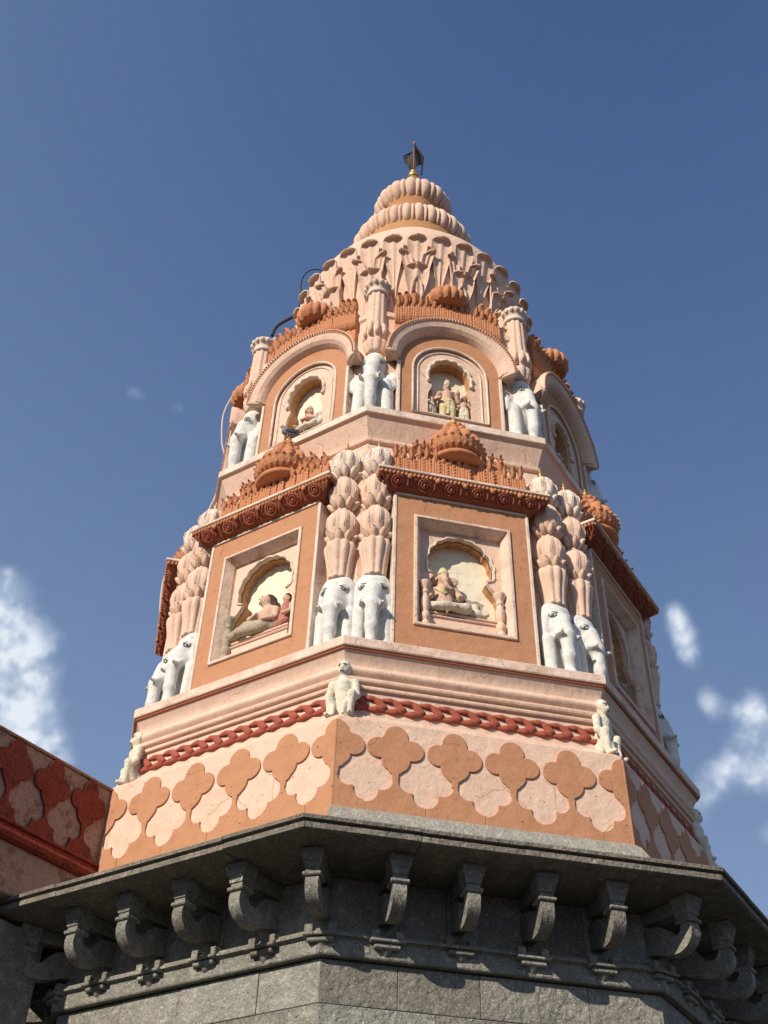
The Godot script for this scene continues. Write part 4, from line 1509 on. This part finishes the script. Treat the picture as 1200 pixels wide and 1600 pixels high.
func build_statues():
	var V := func(x, y, z): return Vector3(x, y, z)
	var prims := []
	prims.append([Vector3(0, 0.74, 0.0), Vector3(0.150, 0.165, 0.125)])
	prims.append([Vector3(0, 0.58, 0.035), Vector3(0.125, 0.15, 0.115)])
	prims.append([Vector3(0, 0.66, 0.09), Vector3(0, 0.46, 0.15), 0.085, 0.070])
	prims.append([Vector3(0, 0.46, 0.15), Vector3(0, 0.22, 0.155), 0.070, 0.056])
	prims.append([Vector3(0, 0.22, 0.155), Vector3(0, 0.05, 0.14), 0.056, 0.046])
	prims.append([Vector3(0, 0.05, 0.14), Vector3(0.0, 0.03, 0.19), 0.045, 0.036])
	prims.append([Vector3(0, 0.36, -0.04), Vector3(0.15, 0.26, 0.07)])
	for s in [-1.0, 1.0]:
		prims.append([Vector3(s * 0.065, 0.835, -0.015), Vector3(0.075, 0.075, 0.085)])
		prims.append([Vector3(s * 0.122, 0.44, 0.015), Vector3(s * 0.122, 0.05, 0.035), 0.068, 0.060])
		prims.append([Vector3(s * 0.122, 0.035, 0.04), Vector3(s * 0.122, 0.035, 0.06), 0.066, 0.060])
		prims.append([Vector3(s * 0.150, 0.62, -0.02), Vector3(0.034, 0.17, 0.085)])
		prims.append([Vector3(s * 0.060, 0.50, 0.11), Vector3(s * 0.090, 0.455, 0.165), 0.032, 0.030])
		prims.append([Vector3(s * 0.085, 0.72, 0.085), Vector3(0.036, 0.030, 0.03)])
	var m_low := blob(prims, 0.0125, 0.035)
	var st := smooth_tool()
	tube(st, [Vector3(0, 0, -0.03), Vector3(0, -0.006, 0.02), Vector3(0, -0.004, 0.05)], [0.024, 0.021, 0.012], 8)
	var m_tusk := done(st)
	st = smooth_tool()
	torus(st, Vector3.ZERO, Vector3(0.034, 0.004, 0), Vector3(0, 0.017, 0), 0.0045, 16, 5)
	ball(st, Vector3.ZERO, Vector3(0.011, 0.012, 0.008), 8, 6)
	tube(st, [Vector3(-0.045, 0.022, -0.008), Vector3(0, 0.033, 0.002), Vector3(0.045, 0.018, -0.008)], 0.0035, 5)
	var m_eye := done(st)
	var where := {-45.0: "at the left end of the lower storey", 0.0: "at the middle corner of the lower storey", 45.0: "at the right corner of the lower storey", 90.0: "at the far right edge, lower storey"}
	for corner in [-45.0, 0.0, 45.0, 90.0]:
		for s in [-1.0, 1.0]:
			var az: float = corner + s * 3.5
			var o := thing("elephant_statue", "%s white elephant under a column of pots %s" % ["left-hand" if s < 0 else "right-hand", where[corner]], "statue", dir_at(az, 2.955, LEVEL + 1.742), deg_to_rad(corner + s * 9.0), "white elephants carrying the lower columns")
			o.scale = Vector3(rng.randf_range(1.08, 1.14), 1.075, 1.04)
			elephant_parts(o, m_low, m_tusk, m_eye, Vector3(0.092, 0.452, 0.185), Vector3(0.105, 0.70, 0.108))
	# upper storey: stouter elephants, ears spread
	prims = []
	prims.append([Vector3(0, 0.82, -0.01), Vector3(0.155, 0.16, 0.14)])
	prims.append([Vector3(0, 0.64, 0.03), Vector3(0.135, 0.15, 0.13)])
	prims.append([Vector3(0, 0.70, 0.10), Vector3(0, 0.48, 0.17), 0.10, 0.085])
	prims.append([Vector3(0, 0.48, 0.17), Vector3(0, 0.22, 0.17), 0.085, 0.07])
	prims.append([Vector3(0, 0.22, 0.17), Vector3(0, 0.05, 0.155), 0.07, 0.06])
	prims.append([Vector3(0, 0.42, -0.06), Vector3(0.22, 0.27, 0.12)])
	for s in [-1.0, 1.0]:
		prims.append([Vector3(s * 0.165, 0.50, 0.0), Vector3(s * 0.185, 0.05, 0.03), 0.088, 0.085])
		prims.append([Vector3(s * 0.185, 0.04, 0.04), Vector3(s * 0.185, 0.04, 0.07), 0.085, 0.075])
		prims.append([Vector3(s * 0.225, 0.60, -0.02), Vector3(0.085, 0.105, 0.035)])
		prims.append([Vector3(s * 0.265, 0.58, 0.0), Vector3(s * 0.275, 0.48, 0.005), 0.04, 0.03])
		prims.append([Vector3(s * 0.08, 0.53, 0.13), Vector3(s * 0.12, 0.48, 0.20), 0.036, 0.034])
		prims.append([Vector3(s * 0.095, 0.74, 0.10), Vector3(0.04, 0.034, 0.035)])
	var m_up := blob(prims, 0.014, 0.035)
	where = {-45.0: "at the left corner", 0.0: "at the middle corner between both arched niches", 45.0: "at the right corner beside the second arched niche", 90.0: "at the far right edge"}
	for corner in [-45.0, 0.0, 45.0, 90.0]:
		var o := thing("elephant_statue", "stout white elephant on the upper ledge %s" % where[corner], "statue", dir_at(corner, 2.56, LEVEL + 5.434), deg_to_rad(corner), "white elephants carrying the upper columns")
		o.scale = Vector3(0.98, 1.34, 1.0)
		elephant_parts(o, m_up, m_tusk, m_eye, Vector3(0.125, 0.475, 0.225), Vector3(0.118, 0.745, 0.13))
	build_monkeys()
	build_figures()


func build_monkeys():
	var prims := []
	prims.append([Vector3(0, 0.085, -0.03), Vector3(0.082, 0.085, 0.085)])
	prims.append([Vector3(0, 0.12, -0.03), Vector3(0, 0.25, -0.02), 0.084, 0.080])
	prims.append([Vector3(0, 0.25, -0.02), Vector3(0, 0.385, -0.01), 0.080, 0.088])
	prims.append([Vector3(0, 0.405, -0.008), Vector3(0.118, 0.048, 0.066)])
	prims.append([Vector3(0, 0.42, 0.0), Vector3(0, 0.50, 0.012), 0.044, 0.042])
	prims.append([Vector3(0, 0.565, 0.010), Vector3(0.068, 0.086, 0.070)])
	prims.append([Vector3(0, 0.520, 0.052), Vector3(0.038, 0.032, 0.030)])
	prims.append([Vector3(0, 0.562, 0.074), Vector3(0, 0.536, 0.084), 0.008, 0.013])
	for s in [-1.0, 1.0]:
		prims.append([Vector3(s * 0.070, 0.565, 0.0), Vector3(0.012, 0.022, 0.015)])
		prims.append([Vector3(s * 0.065, 0.085, 0.01), Vector3(s * 0.112, 0.245, 0.075), 0.050, 0.040])
		prims.append([Vector3(s * 0.112, 0.245, 0.075), Vector3(s * 0.098, 0.03, 0.075), 0.038, 0.027])
		prims.append([Vector3(s * 0.098, 0.022, 0.075), Vector3(s * 0.112, 0.018, 0.150), 0.026, 0.020])
		prims.append([Vector3(s * 0.115, 0.405, -0.005), Vector3(s * 0.140, 0.265, 0.005), 0.042, 0.033])
	# one arm hangs to the feet, the other is bent with its fist at the shoulder
	prims.append([Vector3(-0.140, 0.265, 0.005), Vector3(-0.062, 0.10, 0.095), 0.033, 0.025])
	prims.append([Vector3(-0.062, 0.10, 0.095), Vector3(-0.052, 0.022, 0.125), 0.022, 0.018])
	prims.append([Vector3(0.140, 0.265, 0.005), Vector3(0.058, 0.14, 0.095), 0.033, 0.025])
	prims.append([Vector3(0.058, 0.14, 0.095), Vector3(0.050, 0.03, 0.122), 0.022, 0.018])
	var body := blob(prims, 0.0095, 0.018)
	var st: SurfaceTool
	var eyes := []
	for s in [-1.0, 1.0]:
		st = smooth_tool()
		tube(st, [Vector3(s * 0.008, 0.578, 0.080), Vector3(s * 0.028, 0.582, 0.074), Vector3(s * 0.050, 0.574, 0.056)], 0.006, 5)
		ball(st, Vector3(s * 0.028, 0.567, 0.075), Vector3(0.012, 0.010, 0.007), 8, 5)
		eyes.append(done(st))
	st = smooth_tool()
	tube(st, [Vector3(-0.020, 0.508, 0.078), Vector3(0, 0.504, 0.084), Vector3(0.020, 0.508, 0.078)], 0.0045, 5)
	var mouth := done(st)
	st = smooth_tool()
	torus(st, Vector3(0, 0.585, 0.006), Vector3(0.057, 0, 0), Vector3(0, 0.036, 0.055), 0.006, 18, 5)
	var cap := done(st)
	st = smooth_tool()
	var path := []
	for i in 12:
		var t := i / 11.0
		path.append(Vector3(-0.05 - 0.55 * t, 0.022 + 0.006 * sin(t * 9.0), 0.035 + 0.02 * sin(t * 5.4)))
	tube(st, path, [0.036, 0.035, 0.034, 0.033, 0.032, 0.031, 0.030, 0.029, 0.028, 0.026, 0.022, 0.012], 7)
	var tail := done(st)
	var list := [[-45.0, -60.0, "cream monkey squatting on the frieze at the left end of the ledge"], [0.0, -6.0, "cream monkey squatting at the middle corner above the chain band"], [45.0, 62.0, "cream monkey squatting at the right corner and looking right"], [90.0, 80.0, "small cream monkey on the far right corner against the sky"]]
	for m in list:
		var o := thing("monkey_statue", m[2], "statue", dir_at(m[0], 3.235, LEVEL + 0.845), deg_to_rad(m[1]), "cream monkeys on the corners of the ledge")
		o.scale = Vector3(0.94, 1.0, 0.96)
		part("body", body, "cream", o)
		part("eye", eyes[0], "line", o)
		part("eye", eyes[1], "line", o)
		part("mouth", mouth, "line", o)
		part("brow_band", cap, "cream", o)
		# the tail lies on the ledge along the face to one side
		var side: float = m[0] - 22.5
		part("tail", tail, "cream", o, Vector3(0, 0, 0), deg_to_rad(side - m[1]))


func seated_body(trunked: bool) -> ArrayMesh:
	var p := []
	p.append([Vector3(0, 0.13, 0), Vector3(0.095, 0.10, 0.085)])
	p.append([Vector3(0, 0.20, -0.01), Vector3(0, 0.27, -0.01), 0.085, 0.075])
	p.append([Vector3(0, 0.29, -0.01), Vector3(0.11, 0.045, 0.055)])
	p.append([Vector3(0, 0.30, 0.0), Vector3(0, 0.35, 0.01), 0.038, 0.036])
	p.append([Vector3(0, 0.40, 0.015), Vector3(0.058, 0.066, 0.060)])
	if trunked:
		p.append([Vector3(0, 0.40, 0.06), Vector3(0.005, 0.33, 0.095), 0.032, 0.026])
		p.append([Vector3(0.005, 0.33, 0.095), Vector3(0.015, 0.26, 0.10), 0.026, 0.020])
		p.append([Vector3(0.015, 0.26, 0.10), Vector3(0.055, 0.235, 0.105), 0.020, 0.015])
	else:
		p.append([Vector3(0, 0.405, 0.07), Vector3(0, 0.39, 0.082), 0.008, 0.012])
	for s in [-1.0, 1.0]:
		if trunked:
			p.append([Vector3(s * 0.088, 0.40, -0.005), Vector3(0.050, 0.052, 0.014)])
		else:
			p.append([Vector3(s * 0.058, 0.395, 0.01), Vector3(0.010, 0.018, 0.012)])
		p.append([Vector3(s * 0.11, 0.285, -0.005), Vector3(s * 0.145, 0.20, 0.02), 0.036, 0.030])
		p.append([Vector3(s * 0.145, 0.20, 0.02), Vector3(s * 0.125, 0.135, 0.11), 0.030, 0.023])
		p.append([Vector3(s * 0.125, 0.135, 0.11), Vector3(s * 0.12, 0.125, 0.145), 0.024, 0.014])
	return blob(p, 0.0105, 0.022)


func seated_legs() -> ArrayMesh:
	var p := []
	for s in [-1.0, 1.0]:
		p.append([Vector3(s * 0.06, 0.065, 0.0), Vector3(s * 0.185, 0.055, 0.07), 0.062, 0.050])
		p.append([Vector3(s * 0.185, 0.055, 0.07), Vector3(s * -0.02, 0.035, 0.125), 0.046, 0.034])
		p.append([Vector3(s * -0.02, 0.032, 0.125), Vector3(s * -0.08, 0.028, 0.135), 0.032, 0.022])
	return blob(p, 0.0105, 0.02)


func standing_body() -> ArrayMesh:
	var p := []
	p.append([Vector3(0, 0.33, 0), Vector3(0, 0.45, 0), 0.062, 0.075])
	p.append([Vector3(0, 0.475, 0), Vector3(0.105, 0.040, 0.05)])
	p.append([Vector3(0, 0.48, 0.0), Vector3(0, 0.54, 0.008), 0.032, 0.031])
	p.append([Vector3(0, 0.585, 0.015), Vector3(0.050, 0.062, 0.054)])
	p.append([Vector3(0, 0.59, 0.066), Vector3(0, 0.575, 0.076), 0.007, 0.010])
	for s in [-1.0, 1.0]:
		p.append([Vector3(s * 0.050, 0.58, 0.01), Vector3(0.009, 0.016, 0.011)])
		p.append([Vector3(s * 0.105, 0.47, 0.0), Vector3(s * 0.150, 0.365, 0.0), 0.034, 0.028])
		p.append([Vector3(s * 0.150, 0.365, 0.0), Vector3(s * 0.120, 0.30 if s < 0 else 0.45, 0.085), 0.027, 0.021])
		p.append([Vector3(s * 0.120, 0.30 if s < 0 else 0.45, 0.085), Vector3(s * 0.115, 0.29 if s < 0 else 0.49, 0.10), 0.022, 0.014])
		p.append([Vector3(s * 0.03, 0.34, 0.0), Vector3(s * 0.05, 0.05, 0.0), 0.035, 0.028])
		p.append([Vector3(s * 0.05, 0.05, 0.0), Vector3(s * 0.055, 0.018, 0.06), 0.028, 0.020])
	return blob(p, 0.0105, 0.018)


func standing_skirt() -> ArrayMesh:
	var p := []
	p.append([Vector3(0, 0.33, 0), Vector3(0.085, 0.05, 0.07)])
	for s in [-1.0, 1.0]:
		p.append([Vector3(s * 0.04, 0.31, 0.0), Vector3(s * 0.052, 0.18, 0.015), 0.060, 0.052])
		p.append([Vector3(s * 0.052, 0.18, 0.015), Vector3(s * 0.058, 0.05, 0.0), 0.052, 0.046])
	p.append([Vector3(0, 0.30, 0.055), Vector3(0, 0.08, 0.045), 0.022, 0.016])
	return blob(p, 0.0105, 0.016)


func crown_mesh(tall: float, r: float) -> ArrayMesh:
	var st := smooth_tool()
	lathe(st, curve([Vector2(r, 0.0), Vector2(r * 1.08, 0.012), Vector2(r * 0.95, 0.03), Vector2(r * 0.9, tall * 0.4), Vector2(r * 0.6, tall * 0.75), Vector2(r * 0.2, tall * 0.92), Vector2(0, tall)], 3), 20, 8, 0.07)
	return done(st)


func face_lines(y: float, z: float, w: float) -> ArrayMesh:
	var st := smooth_tool()
	for s in [-1.0, 1.0]:
		ball(st, Vector3(s * w, y, z), Vector3(w * 0.42, 0.006, 0.005), 8, 5)
		tube(st, [Vector3(s * w * 0.4, y + 0.014, z + 0.003), Vector3(s * w, y + 0.019, z), Vector3(s * w * 1.6, y + 0.012, z - 0.008)], 0.003, 5)
	tube(st, [Vector3(-w * 0.6, y - 0.042, z + 0.004), Vector3(0, y - 0.044, z + 0.009), Vector3(w * 0.6, y - 0.042, z + 0.004)], 0.0035, 5)
	return done(st)


func build_figures():
	var seat_y := LEVEL + 2.387
	var god := seated_body(true)
	var plain := seated_body(false)
	var legs := seated_legs()
	var stand := standing_body()
	var skirt := standing_skirt()
	var crown := crown_mesh(0.10, 0.050)
	var tall_crown := crown_mesh(0.13, 0.046)
	var lines := face_lines(0.415, 0.070, 0.022)
	var lines2 := face_lines(0.597, 0.063, 0.019)
	# right-hand lower niche
	var o := thing("seated_figure", "seated elephant-headed figure with a gold crown in the front lower niche", "statue", dir_at(22.5, 2.735, seat_y, -0.22), deg_to_rad(15.0))
	part("body", god, "skin", o)
	part("loincloth", legs, "cloth_pale", o)
	part("crown", crown, "cloth_yellow", o, Vector3(0, 0.445, 0.01))
	part("eyes", face_lines(0.415, 0.066, 0.026), "line", o)
	var st := smooth_tool()
	for i in 5:
		tube(st, [Vector3(-0.075, 0.30 - i * 0.004, 0.03 + i * 0.002), Vector3(0, 0.235 - i * 0.012, 0.092), Vector3(0.075, 0.30 - i * 0.004, 0.03 + i * 0.002)], 0.006, 5)
	part("necklace", done(st), "cloth_yellow", o)
	st = tool_()
	extrude(st, PackedVector2Array([Vector2(-0.08, 0.0), Vector2(0.09, 0.0), Vector2(0.085, 0.13), Vector2(0.11, 0.20), Vector2(0.04, 0.235), Vector2(-0.02, 0.225), Vector2(-0.075, 0.25), Vector2(-0.10, 0.24), Vector2(-0.06, 0.13)]), -0.09, 0.05, 0.02)
	var broken := flat_done(st)
	o.scale = Vector3.ONE * 1.18
	o = thing("broken_figure", "broken headless figure beside the elephant-headed figure in the front niche", "statue", dir_at(22.5, 2.735, seat_y, 0.085), deg_to_rad(22.5))
	part("stump", broken, "worn_stone", o)
	part("loincloth", blob([[Vector3(-0.03, 0.05, 0.06), Vector3(0.03, 0.05, 0.07), 0.045, 0.05], [Vector3(0.0, 0.06, 0.05), Vector3(0.02, 0.16, 0.03), 0.05, 0.045], [Vector3(0.06, 0.04, 0.07), Vector3(0.12, 0.035, 0.10), 0.035, 0.025]], 0.011, 0.02), "cloth_pale", o)
	# left-hand lower niche: a long figure lying back, an attendant behind
	o = thing("reclining_figure", "reclining bearded figure with dark hair in the sunlit left lower niche", "statue", dir_at(-22.5, 2.73, seat_y, -0.06), deg_to_rad(-22.5))
	part("body", blob([[Vector3(0.06, 0.12, 0.0), Vector3(0.10, 0.24, 0.0), 0.085, 0.085], [Vector3(0.10, 0.27, 0.0), Vector3(0.10, 0.05, 0.06)], [Vector3(0.09, 0.28, 0.01), Vector3(0.07, 0.34, 0.02), 0.038, 0.038], [Vector3(0.06, 0.385, 0.025), Vector3(0.058, 0.066, 0.062)], [Vector3(0.01, 0.385, 0.045), Vector3(0.0, 0.37, 0.05), 0.010, 0.012], [Vector3(0.0, 0.25, 0.04), Vector3(-0.05, 0.17, 0.10), 0.034, 0.026], [Vector3(-0.05, 0.17, 0.10), Vector3(0.05, 0.17, 0.14), 0.025, 0.020], [Vector3(0.18, 0.25, 0.02), Vector3(0.21, 0.14, 0.06), 0.036, 0.028], [Vector3(0.21, 0.14, 0.06), Vector3(0.13, 0.10, 0.13), 0.028, 0.020]], 0.011, 0.022), "skin", o)
	part("robe", blob([[Vector3(0.10, 0.08, 0.03), Vector3(-0.08, 0.10, 0.08), 0.085, 0.065], [Vector3(-0.08, 0.10, 0.08), Vector3(-0.25, 0.055, 0.09), 0.062, 0.042], [Vector3(-0.25, 0.05, 0.09), Vector3(-0.31, 0.055, 0.10), 0.040, 0.025], [Vector3(0.10, 0.05, 0.09), Vector3(-0.14, 0.045, 0.13), 0.055, 0.045], [Vector3(0.12, 0.06, 0.0), Vector3(0.19, 0.10, 0.0), 0.08, 0.06]], 0.011, 0.02), "worn_stone", o)
	part("hair", blob([[Vector3(0.075, 0.41, 0.0), Vector3(0.062, 0.062, 0.062)], [Vector3(0.115, 0.40, -0.01), Vector3(0.14, 0.30, -0.01), 0.035, 0.024]], 0.011, 0.02), "dark_hair", o)
	var e := part("eyes", face_lines(0.40, 0.080, 0.020), "line", o, Vector3(0.052, 0, 0.0))
	e.rotation.y = -0.25
	o.scale = Vector3.ONE * 1.15
	o = thing("attendant_figure", "small attendant in red beside the reclining figure in the left niche", "statue", dir_at(-22.5, 2.73, seat_y, 0.275), deg_to_rad(-40.0))
	var at := part("body", plain, "skin", o)
	at.scale = Vector3(0.66, 0.98, 0.8)
	at = part("robe", blob([[Vector3(0, 0.06, 0.02), Vector3(0, 0.30, 0.0), 0.078, 0.060], [Vector3(-0.06, 0.05, 0.05), Vector3(0.06, 0.05, 0.05), 0.05, 0.05]], 0.011, 0.02), "cloth_red", o)
	part("hair", blob([[Vector3(0, 0.425, 0.0), Vector3(0.045, 0.042, 0.050)]], 0.011, 0.02), "dark_hair", o)
	# upper niches
	var up_y := LEVEL + 5.735
	o = thing("standing_figure", "standing crowned figure in a pale yellow skirt in the front arched niche", "statue", dir_at(22.5, 2.385, up_y, -0.03), deg_to_rad(22.5))
	part("body", stand, "skin", o)
	part("skirt", skirt, "cloth_yellow", o)
	part("crown", tall_crown, "cloth_pale", o, Vector3(0, 0.63, 0.01))
	part("eyes", lines2, "line", o)
	for s in [-1.0, 1.0]:
		o = thing("small_figure", "small figure standing at the %s of the crowned figure in the front arched niche" % ("left" if s < 0 else "right"), "statue", dir_at(22.5, 2.385, up_y, -0.03 + s * 0.215), deg_to_rad(22.5 - s * 25.0))
		var b := part("body", stand, "skin", o)
		b.scale = Vector3(0.62, 0.70, 0.7)
		b = part("skirt", skirt, "cloth_pale", o)
		b.scale = Vector3(0.64, 0.70, 0.74)
		b = part("crown", tall_crown, "skin", o, Vector3(0, 0.435, 0.01))
		b.scale = Vector3(0.7, 0.6, 0.7)
	o = thing("seated_figure", "seated figure with raised arm in the sunlit left arched niche", "statue", dir_at(-22.5, 2.39, up_y, 0.03), deg_to_rad(-30.0))
	part("body", plain, "skin", o)
	part("loincloth", legs, "cloth_pale", o)
	part("crown", crown, "cloth_yellow", o, Vector3(0, 0.445, 0.01))
	part("scarf", blob([[Vector3(-0.08, 0.28, 0.06), Vector3(0.06, 0.20, 0.09), 0.022, 0.026], [Vector3(0.06, 0.20, 0.09), Vector3(0.13, 0.10, 0.10), 0.026, 0.020]], 0.0105, 0.02), "cloth_red", o)
	part("eyes", lines, "line", o)
	o = thing("kneeling_figure", "kneeling pale figure at the right in the left arched niche", "statue", dir_at(-22.5, 2.39, up_y, 0.215), deg_to_rad(-50.0))
	at = part("body", plain, "cloth_pale", o)
	at.scale = Vector3(0.6, 0.72, 0.7)
	at = part("robe", legs, "white", o)
	at.scale = Vector3(0.55, 1.0, 0.7)
	# shaded face on the right
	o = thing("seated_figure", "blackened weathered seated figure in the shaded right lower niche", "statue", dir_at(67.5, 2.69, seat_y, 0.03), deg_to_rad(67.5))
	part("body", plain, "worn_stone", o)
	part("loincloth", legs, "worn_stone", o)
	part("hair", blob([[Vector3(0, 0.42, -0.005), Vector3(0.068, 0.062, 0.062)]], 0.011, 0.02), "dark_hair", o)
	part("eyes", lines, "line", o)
	o = thing("seated_figure", "seated pale figure in the shaded right arched niche", "statue", dir_at(67.5, 2.385, up_y, 0.0), deg_to_rad(67.5))
	part("body", plain, "skin", o)
	part("loincloth", legs, "cloth_pale", o)
	part("crown", crown, "cloth_pale", o, Vector3(0, 0.445, 0.01))
	part("eyes", lines, "line", o)


# ---------------------------------------------------------------- small things
func smooth_path(pts: Array, n := 6) -> Array:
	var out := []
	for i in pts.size() - 1:
		var p0: Vector3 = pts[maxi(i - 1, 0)]
		var p3: Vector3 = pts[mini(i + 2, pts.size() - 1)]
		for k in n:
			out.append(pts[i].cubic_interpolate(pts[i + 1], p0, p3, float(k) / n))
	out.append(pts[-1])
	return out


func build_small():
	# flag on its pole above the brass finial
	var top := Vector3(0.07, LEVEL + 15.6, 0)
	var o := thing("flag", "dark ragged flag on a short pole at the very top of the spire", "flag", top, deg_to_rad(9.4))
	var st := smooth_tool()
	tube(st, [Vector3(0, 0, 0), Vector3(0.004, 0.6, 0), Vector3(0.012, 1.10, 0)], [0.022, 0.018, 0.012], 8)
	part("pole", done(st), "cloth_red", o)
	st = smooth_tool()
	ball(st, Vector3(0.012, 1.14, 0), Vector3(0.03, 0.06, 0.03), 8, 6)
	part("pole_tip", done(st), "cloth_red", o)
	var cloth := func(x0: float, x1: float, ya: float, yb: float, yc: float, yd: float, amp: float) -> ArrayMesh:
		var s := smooth_tool()
		var fn := func(push: float) -> Callable:
			return func(u: float, v: float) -> Vector3:
				var lo := lerpf(ya, yc, u)
				var hi := lerpf(yb, yd, u)
				return Vector3(lerpf(x0, x1, u), lerpf(lo, hi, v), amp * sin(u * 4.0 + v * 2.0) + push)
		grid(s, fn.call(0.004), 8, 8)
		s.set_smooth_group(2)
		grid(s, func(u, v): return fn.call(-0.004).call(1.0 - u, v), 8, 8)
		return done(s)
	part("cloth", cloth.call(0.012, 0.195, 0.10, 1.12, 0.34, 0.60, 0.03), "black_metal", o)
	part("cloth", cloth.call(-0.02, -0.20, 0.06, 0.78, 0.40, 0.60, 0.03), "grey_cloth", o)
	st = tool_()
	tube(st, [Vector3(-0.02, 0.78, 0.01), Vector3(-0.205, 0.585, 0.01), Vector3(-0.045, 0.06, 0.01)], 0.017, 6)
	part("frame_rod", flat_done(st), "black_metal", o)
	st = tool_()
	tube(st, [Vector3(0.02, 1.08, 0.01), Vector3(0.195, 0.58, 0.01), Vector3(0.155, -0.12, 0.02)], 0.018, 6)
	part("frame_rod", flat_done(st), "black_metal", o)
	# pigeon on the crest of the left face
	o = thing("pigeon", "grey pigeon perched above the pot on the left crest", "bird", dir_at(-22.5, 2.71, LEVEL + 5.385, 0.0), deg_to_rad(-70.0))
	part("body", blob([[Vector3(0, 0.10, -0.02), Vector3(0, 0.12, 0.05), 0.050, 0.045], [Vector3(0, 0.13, 0.06), Vector3(0, 0.19, 0.085), 0.034, 0.022], [Vector3(0, 0.20, 0.09), Vector3(0.022, 0.024, 0.026)], [Vector3(0, 0.10, -0.05), Vector3(0, 0.085, -0.13), 0.036, 0.020]], 0.009, 0.02), "feather", o)
	st = tool_()
	box(st, Vector3(-0.022, 0.075, -0.22), Vector3(0.022, 0.086, -0.11), 0.004)
	part("tail", flat_done(st), "feather_dark", o)
	for s in [-1.0, 1.0]:
		st = smooth_tool()
		ball(st, Vector3(s * 0.047, 0.112, -0.03), Vector3(0.012, 0.036, 0.085), 10, 8)
		part("wing", done(st), "feather_dark", o)
		st = smooth_tool()
		tube(st, [Vector3(s * 0.018, 0.07, 0.02), Vector3(s * 0.018, 0.003, 0.025), Vector3(s * 0.02, 0.003, 0.05)], 0.006, 5)
		part("leg", done(st), "cloth_red", o)
	st = smooth_tool()
	tube(st, [Vector3(0, 0.197, 0.11), Vector3(0, 0.190, 0.135)], [0.007, 0.002], 6)
	part("beak", done(st), "feather_dark", o)
	# conductor cables down the left side
	var lift := Vector3(0, LEVEL, 0)
	var plane := func(u: float, y: float, out := 0.0) -> Vector3: return dir_at(9.36, out, y, u) + lift
	st = smooth_tool()
	var pts := []
	for p in [[-2.28, 10.32], [-2.2, 10.61], [-1.90, 10.9]]:
		pts.append(plane.call(p[0], p[1]))
	tube(st, smooth_path(pts), 0.027, 7)
	var rod := done(st)
	st = smooth_tool()
	pts = []
	for p in [[-1.93, 10.9], [-1.87, 11.31], [-1.90, 11.87], [-1.8, 12.18], [-1.59, 12.23], [-1.3, 12.0]]:
		pts.append(plane.call(p[0], p[1]))
	tube(st, smooth_path(pts), 0.012, 6)
	o = thing("conductor_wire", "dark bent rod and thin wire beside the dome's left shoulder", "wire")
	part("rod", rod, "cable_dark", o)
	part("wire", done(st), "cable_dark", o)
	pts = []
	for p in [[-2.50, 9.30], [-2.59, 9.15], [-2.74, 8.84], [-2.85, 8.34], [-2.80, 7.73], [-2.70, 7.28], [-2.76, 6.53], [-3.0, 5.66], [-3.16, 5.27], [-3.25, 5.0], [-3.20, 4.4], [-3.06, 4.01]]:
		pts.append(plane.call(p[0], p[1]))
	st = smooth_tool()
	tube(st, smooth_path(pts), 0.016, 6)
	var c := part("loose_cable", done(st), "cable_pale", self)
	tag(c, "pale loose cable hanging down the spire's left edge", "cable")
